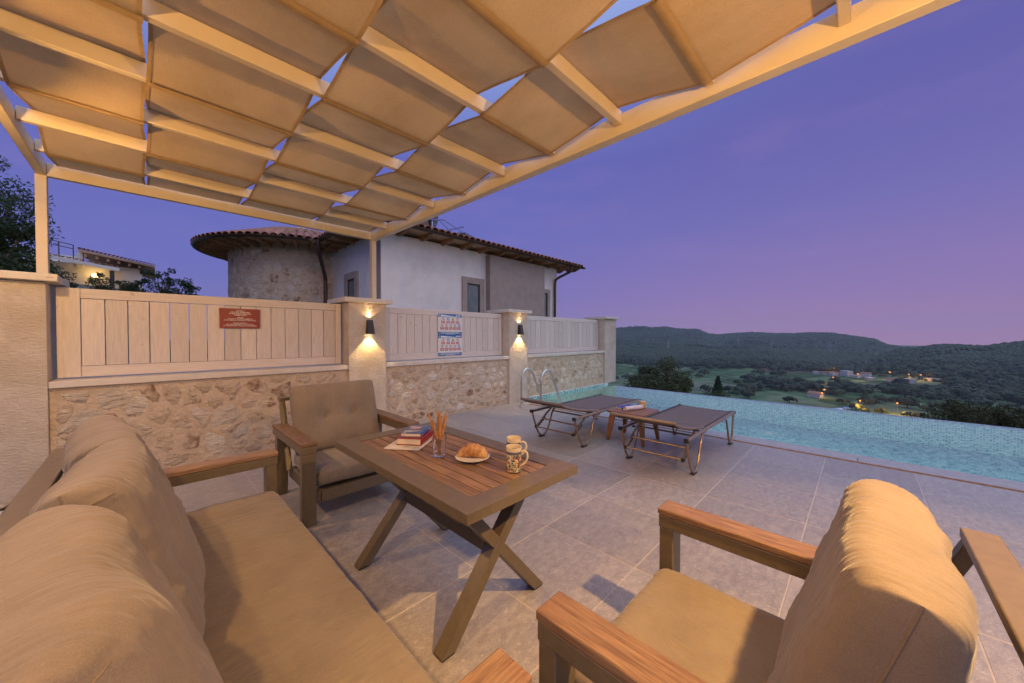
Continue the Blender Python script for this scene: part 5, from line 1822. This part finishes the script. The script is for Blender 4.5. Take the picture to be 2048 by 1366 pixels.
def mug(label, c, rz, seed):
    o = thing('coffee_mug', label, 'mug', c, rz, 'patterned coffee mugs')
    MB().lathe([(.0, .002), (.033, .002), (.037, .006), (.0378, .030), (.0382, .105), (.0402, .122), (.0398, .1245), (.0375, .123), (.0352, .105), (.0345, .02), (.0, .012)], 36, None, False).build('cup', MT['ceramic'], o)
    MB().lathe([(.0, .1035), (.0353, .1035)], 24, None, False).build('coffee', MT['coffee'], o)
    hp = [(.037, 0, .098), (.052, 0, .106), (.066, 0, .098), (.070, 0, .078), (.064, 0, .056), (.052, 0, .040), (.0365, 0, .032)]
    MB().tube(hp, [.006, .0058, .0055, .0055, .0055, .0058, .006], 10).build('handle', MT['ceramic'], o)
    # painted flowers, leaves and rim band as thin enamel shapes on the outside
    cols = {'flower_red': (.42, .05, .06), 'flower_brown': (.17, .065, .035), 'enamel_green': (.10, .19, .075), 'enamel_blue': (.05, .09, .17), 'enamel_ochre': (.50, .30, .08)}
    r = random.Random(seed)
    parts_ = {k: MB() for k in cols}
    def dab(nm, a, z, rad, petals=0, ang=0):
        nn = 10
        R0 = .0384
        vs_ = [(math.cos(a) * (R0 + .0007), math.sin(a) * (R0 + .0007), z)]
        for q in range(nn):
            t_ = 2 * math.pi * q / nn
            rr_ = rad * (1 if not petals else (.62 + .38 * (q % 2)))
            aa = a + math.cos(t_ + ang) * rr_ / R0
            vs_.append((math.cos(aa) * (R0 + .0004), math.sin(aa) * (R0 + .0004), z + math.sin(t_ + ang) * rr_))
        parts_[nm].add(vs_, [(0, 1 + q, 1 + (q + 1) % nn) for q in range(nn)])
    for q in range(26):
        a = 2 * math.pi * q / 26
        dab('enamel_blue', a, .100, .0052)
        dab('enamel_blue', a + .12, .096, .0040)
        dab('enamel_ochre', a + .12, .1005, .0022)
        dab('flower_brown', a, .0915, .003)
    for _ in range(380):
        dab(r.choice(['enamel_green', 'enamel_green', 'enamel_ochre', 'enamel_blue', 'flower_brown']), r.uniform(0, 6.28), r.uniform(.008, .088), r.uniform(.0026, .0052))
    for _ in range(40):
        a, z = r.uniform(0, 6.28), r.uniform(.016, .082)
        nm = r.choice(['flower_red', 'flower_brown', 'flower_brown', 'flower_red'])
        dab(nm, a, z, r.uniform(.006, .0095), 1, r.uniform(0, 1))
    for nm, mb_ in parts_.items():
        mb_.build('painted_' + nm.split('_')[1 if nm.startswith('flower') else 1] + ('_flowers' if nm.startswith('flower') else '_dots'), material(nm, cols[nm], tuple(min(1, c_ * 1.3) for c_ in cols[nm]), 30, rough=.22, bump=0, coat=.4), o)
mug('flower painted mug of coffee nearer the table corner, in front of the other mug', tp(1.283, 1.243), R(-58), 3)
mug('flower painted mug of coffee standing behind the other mug', tp(1.395, 1.352), R(-62), 8)

# ------------------------------------------------------------------ sun loungers
def bez(p, n=8):
    """smooth polyline through p (catmull-rom)"""
    p = [Vector(q) for q in p]
    out = []
    for i in range(len(p) - 1):
        a, b_, c, d = p[max(i - 1, 0)], p[i], p[i + 1], p[min(i + 2, len(p) - 1)]
        for k in range(n):
            t_ = k / n
            out.append(.5 * ((2 * b_) + (c - a) * t_ + (2 * a - 5 * b_ + 4 * c - d) * t_ * t_ + (3 * b_ - a - 3 * c + d) * t_ ** 3))
    out.append(p[-1])
    return out


def make_lounger(label, loc):
    o = thing('sun_lounger', label, 'sun lounger', loc, 0, 'brown sling sun loungers by the pool')
    hw = .345
    zr_ = .385
    hinge = .62
    for s in (-1, 1):
        y = s * hw
        MB().tube([(0, y, zr_ - .005), (.3, y, zr_), (hinge, y, zr_), (1.80, y, zr_)], .018, 8).build('side_rail', MT['tube'], o)
        for pth in ([(.02, y, zr_ - .005), (.06, y, .26), (.13, y, .10), (.195, y, .028), (.255, y, .015), (.325, y, .045), (.40, y, .16), (.46, y, .30), (.53, y, .365), (.62, y, .372)],
                    [(1.78, y, zr_ - .005), (1.745, y, .22), (1.71, y, .08), (1.665, y, .024), (1.61, y, .024), (1.555, y, .09), (1.49, y, .24), (1.43, y, .345), (1.33, y, .372)]):
            lg_ = MB().tube(bez(pth, 5), .0125, 8).build('leg', MT['tube'], o)
            fx = .225 if pth[0][0] < 1 else 1.637
            MB().box((fx - .05, y - .020, 0), (fx + .05, y + .020, .018)).build('foot_cap', MT['black'], lg_, .005)
        MB().box((-.012, y - .020, zr_ - .022), (.022, y + .020, zr_ + .016)).build('end_cap', MT['black'], o, .003)
        MB().box((1.79, y - .019, zr_ - .02), (1.82, y + .019, zr_ + .018)).build('end_cap', MT['black'], o, .003)
        # notched rack that holds the backrest up
        yr = s * (hw - .045)
        rk = MB().bar((.05, yr, .175), (.40, yr, zr_ + .015), .016, .022).build('rack', MT['tube'], o)
        tk_ = MB()
        for k in range(5):
            f = .12 + k * .10
            px, pz = .05 + .35 * f, .175 + (zr_ - .16) * f
            tk_.box((px - .006, yr - .008, pz - .042), (px + .010, yr + .008, pz - .008))
        tk_.build('notches', MT['black'], rk)
        MB().box((.035, yr - .015, .158), (.065, yr + .015, .19)).build('end_cap', MT['black'], rk, .003)
    for x, z in ((.05, .175), (.185, .262), (.40, .34)): MB().tube([(x, -hw + .045, z), (x, hw - .045, z)], .0105, 8).build('crossbar', MT['tube'], o)
    for x, z in ((hinge - .02, zr_ - .03), (1.30, zr_ - .03), (1.79, zr_ - .002)): MB().tube([(x, -hw, z), (x, hw, z)], .0115, 8).build('crossbar', MT['tube'], o)
    # sling
    nx, ny = 22, 9
    P_ = np.zeros((nx, ny, 3))
    for i in range(nx):
        for j in range(ny):
            e = j / (ny - 1) * 2 - 1
            P_[i, j] = (hinge + .01 + (1.79 - hinge - .01) * i / (nx - 1), e * (hw - .004), zr_ + .016 - .012 * (1 - e * e))
    sg = grid_mesh('sling', P_, MT['sling'], o, .004)
    for s in (-1, 1): MB().bar((hinge, s * (hw - .018), zr_ + .020), (1.79, s * (hw - .018), zr_ + .020), .012, .003).build('sling_hem', MT['black'], sg)
    # raised backrest: tubes bend up towards the head end
    prof = [(hinge, .398), (hinge - .20, .424), (hinge - .42, .462), (hinge - .62, .508), (hinge - .76, .548), (hinge - .84, .585)]
    hb_ = hw - .030
    for s in (-1, 1): MB().tube(bez([(x, s * hb_, z) for x, z in prof], 4), .0145, 8).build('back_tube', MT['tube'], o)
    MB().tube([(prof[-1][0], -hb_ - .014, prof[-1][1]), (prof[-1][0], hb_ + .014, prof[-1][1])], .0155, 8).build('head_bar', MT['tube'], o)
    MB().tube([(prof[2][0], -hb_, prof[2][1] - .014), (prof[2][0], hb_, prof[2][1] - .014)], .010, 8).build('crossbar', MT['tube'], o)
    cv = bez([(x, 0, z) for x, z in prof], 5)
    P_ = np.zeros((len(cv), ny, 3))
    for i, c in enumerate(cv):
        for j in range(ny):
            e = j / (ny - 1) * 2 - 1
            P_[i, j] = (c.x, e * (hb_ - .006), c.z + .014 - .020 * (1 - e * e))
    grid_mesh('back_sling', P_, MT['sling'], o, .004)
    # thick rolled hem at the head end
    hm = np.zeros((2, ny, 3))
    return o
l1 = make_lounger('brown sling sun lounger nearer the camera, with the side table at its far side', (3.64, 1.552, 0))
l2 = copy_tree(l1)
l2.location = (3.63, 2.846, 0)
l2['label'] = 'brown sling sun lounger nearer the wall and pool ladder'

# ------------------------------------------------------------------ side table and what lies on it
st_ = thing('side_table', 'brown plastic side table between the two sun loungers', 'side table', (4.60, 2.205, 0), R(1))
def rrect(w, d, r, n=5):
    out = []
    for cx, cy, a0 in ((w - r, d - r, 0), (-w + r, d - r, 90), (-w + r, -d + r, 180), (w - r, -d + r, 270)):
        for k in range(n + 1):
            a = R(a0 + 90 * k / n)
            out.append((cx + math.cos(a) * r, cy + math.sin(a) * r))
    return out
MB().prism(rrect(.262, .262, .05), .372, .402).build('top', MT['plastic'], st_, .008, seg=3)
ap = MB()
ap.prism(rrect(.235, .235, .04), .325, .3715)
ap.build('apron', MT['plastic'], st_, .004)
for sx in (-1, 1):
    for sy in (-1, 1):
        m = MB()
        xo, yo = sx * .236, sy * .236
        xi, yi = sx * .165, sy * .165
        ft = (sx * .262, sy * .262)
        fi = (sx * .222, sy * .222)
        top = [(xo, yo), (xi, yo), (xi, yi), (xo, yi)]
        bot = [(ft[0], ft[1]), (fi[0], ft[1]), (fi[0], fi[1]), (ft[0], fi[1])]
        order_ = range(4) if sx * sy > 0 else range(3, -1, -1)
        vs = [(*bot[i], 0) for i in order_] + [(*top[i], .33) for i in order_]
        m.add(vs, [(0, 3, 2, 1), (4, 5, 6, 7), (0, 1, 5, 4), (1, 2, 6, 5), (2, 3, 7, 6), (3, 0, 4, 7)])
        m.build('leg', MT['plastic'], st_, .008)
ZT = .4035
ju = thing('juice_glass', 'tumbler of orange juice on the brown side table', 'glass', (4.79, 2.155, ZT))
MB().lathe([(.0, .002), (.036, .002), (.040, .008), (.050, .105), (.048, .105), (.038, .010), (.0, .009)], 16, None, False).build('tumbler', THIN, ju)
MB().lathe([(.0, .0105), (.0378, .0105), (.0476, .088), (.0, .088)], 16, None, False).build('juice', material('orange_juice', (.86, .52, .06), (.90, .58, .09), 12, rough=.3, bump=0, translucent=.35), ju)
rm = thing('rolled_magazine', 'rolled pale magazine lying on the brown side table', 'magazine', (4.575, 2.19, ZT + .0305), R(-20))
sp_ = []
for k in range(40):
    a = k / 39 * 4.6 * math.pi
    r = .030 - .0035 * k / 39 * 3.2
    sp_.append((math.cos(a) * r, math.sin(a) * r))
P_ = np.zeros((40, 6, 3))
for k, (a, b_) in enumerate(sp_):
    for j in range(6): P_[k, j] = (-.155 + .31 * j / 5, a, b_)
rmo = grid_mesh('roll', P_, material('magazine_cover', (.66, .55, .53), (.74, .64, .62), 26, (1, 3, 3), .5, bump=0, spots=(30, (.16, .17, .34), .60, .66)), rm, .0012)
bn_ = thing('blue_booklet', 'blue covered booklet lying behind the rolled magazine', 'booklet', (4.66, 2.345, ZT), R(-14))
MB().box((-.14, -.05, 0), (.14, .05, .018)).build('page_block', MT['pages'], bn_)
MB().box((-.143, -.053, .0183), (.143, .053, .0225)).box((-.143, -.0535, 0.0), (.143, -.0505, .0183)).build('cover', material('royal_blue_cover', (.012, .05, .30), (.02, .07, .38), 9, rough=.35, bump=0), bn_, .001)

# ------------------------------------------------------------------ pool ladder rails
ld = thing('pool_ladder', 'pair of curved steel handrails of the pool ladder', 'pool ladder', (5.19, 4.57, 0))
for s in (-1, 1):
    y = s * .25
    rl_ = MB().tube(bez([(0, y, .006), (0, y, .30), (.005, y, .52), (.045, y, .66), (.135, y, .735), (.235, y, .735), (.325, y, .66), (.44, y, .44), (.60, y, .12), (.72, y, -.16), (.78, y, -.5), (.79, y, -1.1)], 7), .0215, 14).build('handrail', MT['steel'], ld, 0, 60)
    MB().lathe([(.0215, .005), (.050, .005), (.050, .010), (.036, .022), (.0215, .026)], 18, Matrix.Translation((0, y, 0)), False).build('floor_flange', MT['steel'], rl_)
for z in (-.45, -.75, -1.05): MB().box((.755, -.25, z), (.825, .25, z + .02)).build('step', MT['steel'], ld)

# ------------------------------------------------------------------ signs
rs_ = thing('red_sign', 'small red notice in Turkish, English and Russian on the slatted panel', 'sign', (.795, 5.392, 1.612))
sgw, sgh = .192, .112
MB().box((-sgw, -.006, -sgh), (sgw, 0, sgh)).build('board', material('red_sign_board', (.20, .010, .009), (.23, .013, .012), 9, rough=.35, bump=0), rs_)
fr_ = MB()
for lo, hi in (((-sgw - .006, -.010, sgh), (sgw + .006, 0, sgh + .007)), ((-sgw - .006, -.010, -sgh - .007), (sgw + .006, 0, -sgh)), ((-sgw - .007, -.010, -sgh + .0002), (-sgw, 0, sgh - .0002)), ((sgw, -.010, -sgh + .0002), (sgw + .007, 0, sgh - .0002))): fr_.box(lo, hi)
fr_.build('frame', material('red_sign_edge', (.25, .05, .05), (.28, .07, .07), 9, rough=.35, bump=0), rs_)
ink = material('white_lettering', (.74, .66, .60), (.78, .70, .64), 9, rough=.5, bump=0)
def lettering(parent, txt, x, y, z, size, mat, sp=1.0):
    cu = bpy.data.curves.new('lettering', 'FONT')
    cu.body = txt
    cu.size = size
    cu.align_x = 'CENTER'
    cu.align_y = 'TOP'
    cu.space_line = sp
    cu.offset = size * .012
    cu.resolution_u = 2
    cu.materials.append(mat)
    tmp = bpy.data.objects.new('lettering_curve', cu)
    me = bpy.data.meshes.new_from_object(tmp)
    bpy.data.objects.remove(tmp)
    o = link(bpy.data.objects.new('lettering', me))
    o.parent = parent
    o.location = (x, y, z)
    o.rotation_euler = (math.pi / 2, 0, 0)
    return o
lettering(rs_, 'LÜTFEN !\nHAVUZA ŞAMPUAN\nVE BENZERİ YAĞLARLA\nGİRMEYİNİZ', 0, -.0068, .100, .0205, ink, .82)
lettering(rs_, 'PLEASE\nDO NOT ENTER SHAMPOO\nAND SIMILAR OILS INTO THE POOL', 0, -.0068, .020, .0195, ink, .85)
lettering(rs_, 'ПОЖАЛУЙСТА\nНЕ ДОБАВЛЯЙТЕ ШАМПУНЬ,\nИ ПОДОБНЫЕ МАСЛА В БАССЕЙН', 0, -.0068, -.048, .0190, ink, .85)

def flat(n, c): return material(n, c, tuple(min(1, a * 1.06) for a in c), 6, rough=.45, bump=0)
INK = {'sheet': flat('poster_paper', (.66, .65, .62)), 'blue': flat('poster_blue', (.018, .13, .34)), 'foot': flat('poster_footer_blue', (.018, .13, .34)), 'red': flat('poster_red', (.44, .035, .035)), 'white': flat('poster_white', (.76, .75, .76)),
       'yellow': flat('poster_yellow', (.55, .40, .04)), 'black': flat('poster_black', (.03, .03, .03)), 'sky': flat('poster_light_blue', (.05, .25, .52))}
def poster(z, label):
    o = thing('pool_rules_poster', label, 'poster', (3.885, 5.392, z), group='pool rules posters')
    W, H = .262, .188
    MB().box((-W, -.005, -H), (W, 0, H)).build('sheet', INK['sheet'], o)
    L = {k: {} for k in INK}
    G = {k: MB() for k in INK}
    def rect(c, x0, z0, x1, z1, lv=1): G[c].add([(x0, -.005 - .0006 * lv, z0), (x1, -.005 - .0006 * lv, z0), (x1, -.005 - .0006 * lv, z1), (x0, -.005 - .0006 * lv, z1)], [(0, 1, 2, 3)])
    def disc(c, x, zz, r, lv=1, n=18, r_in=0):
        y = -.005 - .0006 * lv
        if r_in:
            G[c].add([(x + math.cos(2 * math.pi * k / n) * q, y, zz + math.sin(2 * math.pi * k / n) * q) for k in range(n) for q in (r_in, r)], [(2 * k, 2 * k + 1, (2 * k + 3) % (2 * n), (2 * k + 2) % (2 * n)) for k in range(n)])
        else:
            G[c].add([(x + math.cos(2 * math.pi * k / n) * r, y, zz + math.sin(2 * math.pi * k / n) * r) for k in range(n)], [tuple(range(n))])
    def tri(c, pts_, lv): G[c].add([(x, -.005 - .0006 * lv, zz) for x, zz in pts_], [tuple(range(len(pts_)))])
    # header with a white wedge and pale marks
    rect('blue', -W, H - .055, W, H)
    tri('white', [(-W + .058, H - .047), (W - .07, H - .047), (-W + .058, H - .014)], 2)
    disc('sky', -W + .028, H - .028, .019, 2)
    disc('white', -W + .028, H - .028, .013, 3, r_in=.009)
    disc('white', W - .125, H - .026, .012, 3)
    rect('white', W - .105, H - .036, W - .088, H - .016, 3)
    disc('white', W - .062, H - .026, .015, 3)
    disc('white', W - .022, H - .027, .015, 3, r_in=.011)
    # footer with lines of white print
    rect('foot', -W, -H, W, -H + .052)
    for k, (a, zz) in enumerate(((.20, .040), (.24, .025), (.10, .011))):
        x = -a
        while x < a:
            w = rnd.uniform(.012, .04)
            rect('white', x, -H + zz - .004, min(x + w, a), -H + zz + .0035, 2)
            x += w + .007
    def no_sign(x, zz, r, kind):
        disc('white', x, zz, r, 1)
        disc('red', x, zz, r, 2, r_in=r * .80)
        if kind % 3 == 0:
            rect('black', x - r * .12, zz - r * .45, x + r * .16, zz + r * .25, 3)
            disc('black', x, zz + r * .40, r * .16, 3, 8)
            tri('black', [(x - r * .45, zz + r * .10), (x - r * .1, zz + r * .2), (x - r * .1, zz)], 3)
        elif kind % 3 == 1:
            tri('black', [(x - r * .55, zz - r * .2), (x + r * .5, zz - r * .35), (x + r * .1, zz + r * .3)], 3)
            disc('black', x + r * .25, zz + r * .4, r * .15, 3, 8)
        else:
            tri('black', [(x - r * .3, zz - r * .5), (x - r * .1, zz - r * .5), (x + r * .2, zz + r * .1), (x, zz + r * .25)], 3)
            tri('black', [(x + r * .3, zz - r * .5), (x + r * .45, zz - r * .45), (x + r * .1, zz + r * .05), (x - r * .05, zz)], 3)
            disc('black', x + r * .12, zz + r * .42, r * .16, 3, 8)
        d = r * .62
        tri('red', [(x - d - r * .07, zz + d - r * .07), (x - d + r * .07, zz + d + r * .07), (x + d + r * .07, zz - d + r * .07), (x + d - r * .07, zz - d - r * .07)][::-1], 4)
    def caption(x, zz, w, h):
        rect('red', x - w, zz - h, x + w, zz + h)
        for q in (-.4, .1, .5): rect('white', x - w * .7, zz + h * q - .0025, x + w * .7, zz + h * q + .0018, 2)
    xs_ = [-.155, -.043, .060, .165]
    for k, x in enumerate(xs_):
        zz = H - .090
        if k == 1:
            disc('sky', x, zz, .027, 1)
            disc('white', x, zz, .013, 2)
            rect('white', x - .004, zz - .018, x + .004, zz + .018, 2)
        elif k == 2:
            tri('yellow', [(x - .032, zz - .026), (x + .032, zz - .026), (x, zz + .030)], 1)
            tri('black', [(x - .013, zz - .018), (x + .013, zz - .018), (x, zz + .012)], 2)
        else: no_sign(x, zz, .028, k)
        caption(x, H - .148, .038, .021)
    for k, x in enumerate((-.178, -.083, .012, .105, .198)):
        zz = H - .208
        if k == 4:
            rect('sky', x - .026, zz - .027, x + .026, zz + .027)
            tri('white', [(x - .012, zz - .022), (x + .004, zz - .022), (x + .004, zz + .012), (x - .016, zz + .002)], 2)
            disc('white', x + .010, zz + .014, .006, 2, 8)
        else: no_sign(x, zz, .027, k + 1)
        caption(x, H - .262, .038, .022)
    for k, mb_ in G.items():
        if mb_.v: mb_.build({'blue': 'header_band', 'foot': 'footer_band', 'red': 'red_print', 'white': 'white_print', 'yellow': 'warning_triangle', 'black': 'black_print', 'sky': 'blue_icon', 'sheet': 'x'}[k], INK[k], o)
    return o
poster(1.612, 'upper of the two pool rules posters with rows of pictograms')
poster(1.232, 'lower of the two pool rules posters with rows of pictograms')

# small dry leaf on the tiles
lf = thing('dry_leaf', 'tiny dry leaf on the tiles by the sofa arm', 'leaf', (1.062, .985, .004), R(30))
MB().add([(-.018, 0, 0), (0, -.011, .003), (.02, 0, .001), (0, .011, .004)], [(0, 1, 2, 3)]).build('blade', material('dry_leaf_brown', (.16, .075, .03), (.2, .1, .04), 30, rough=.8, bump=0), lf)
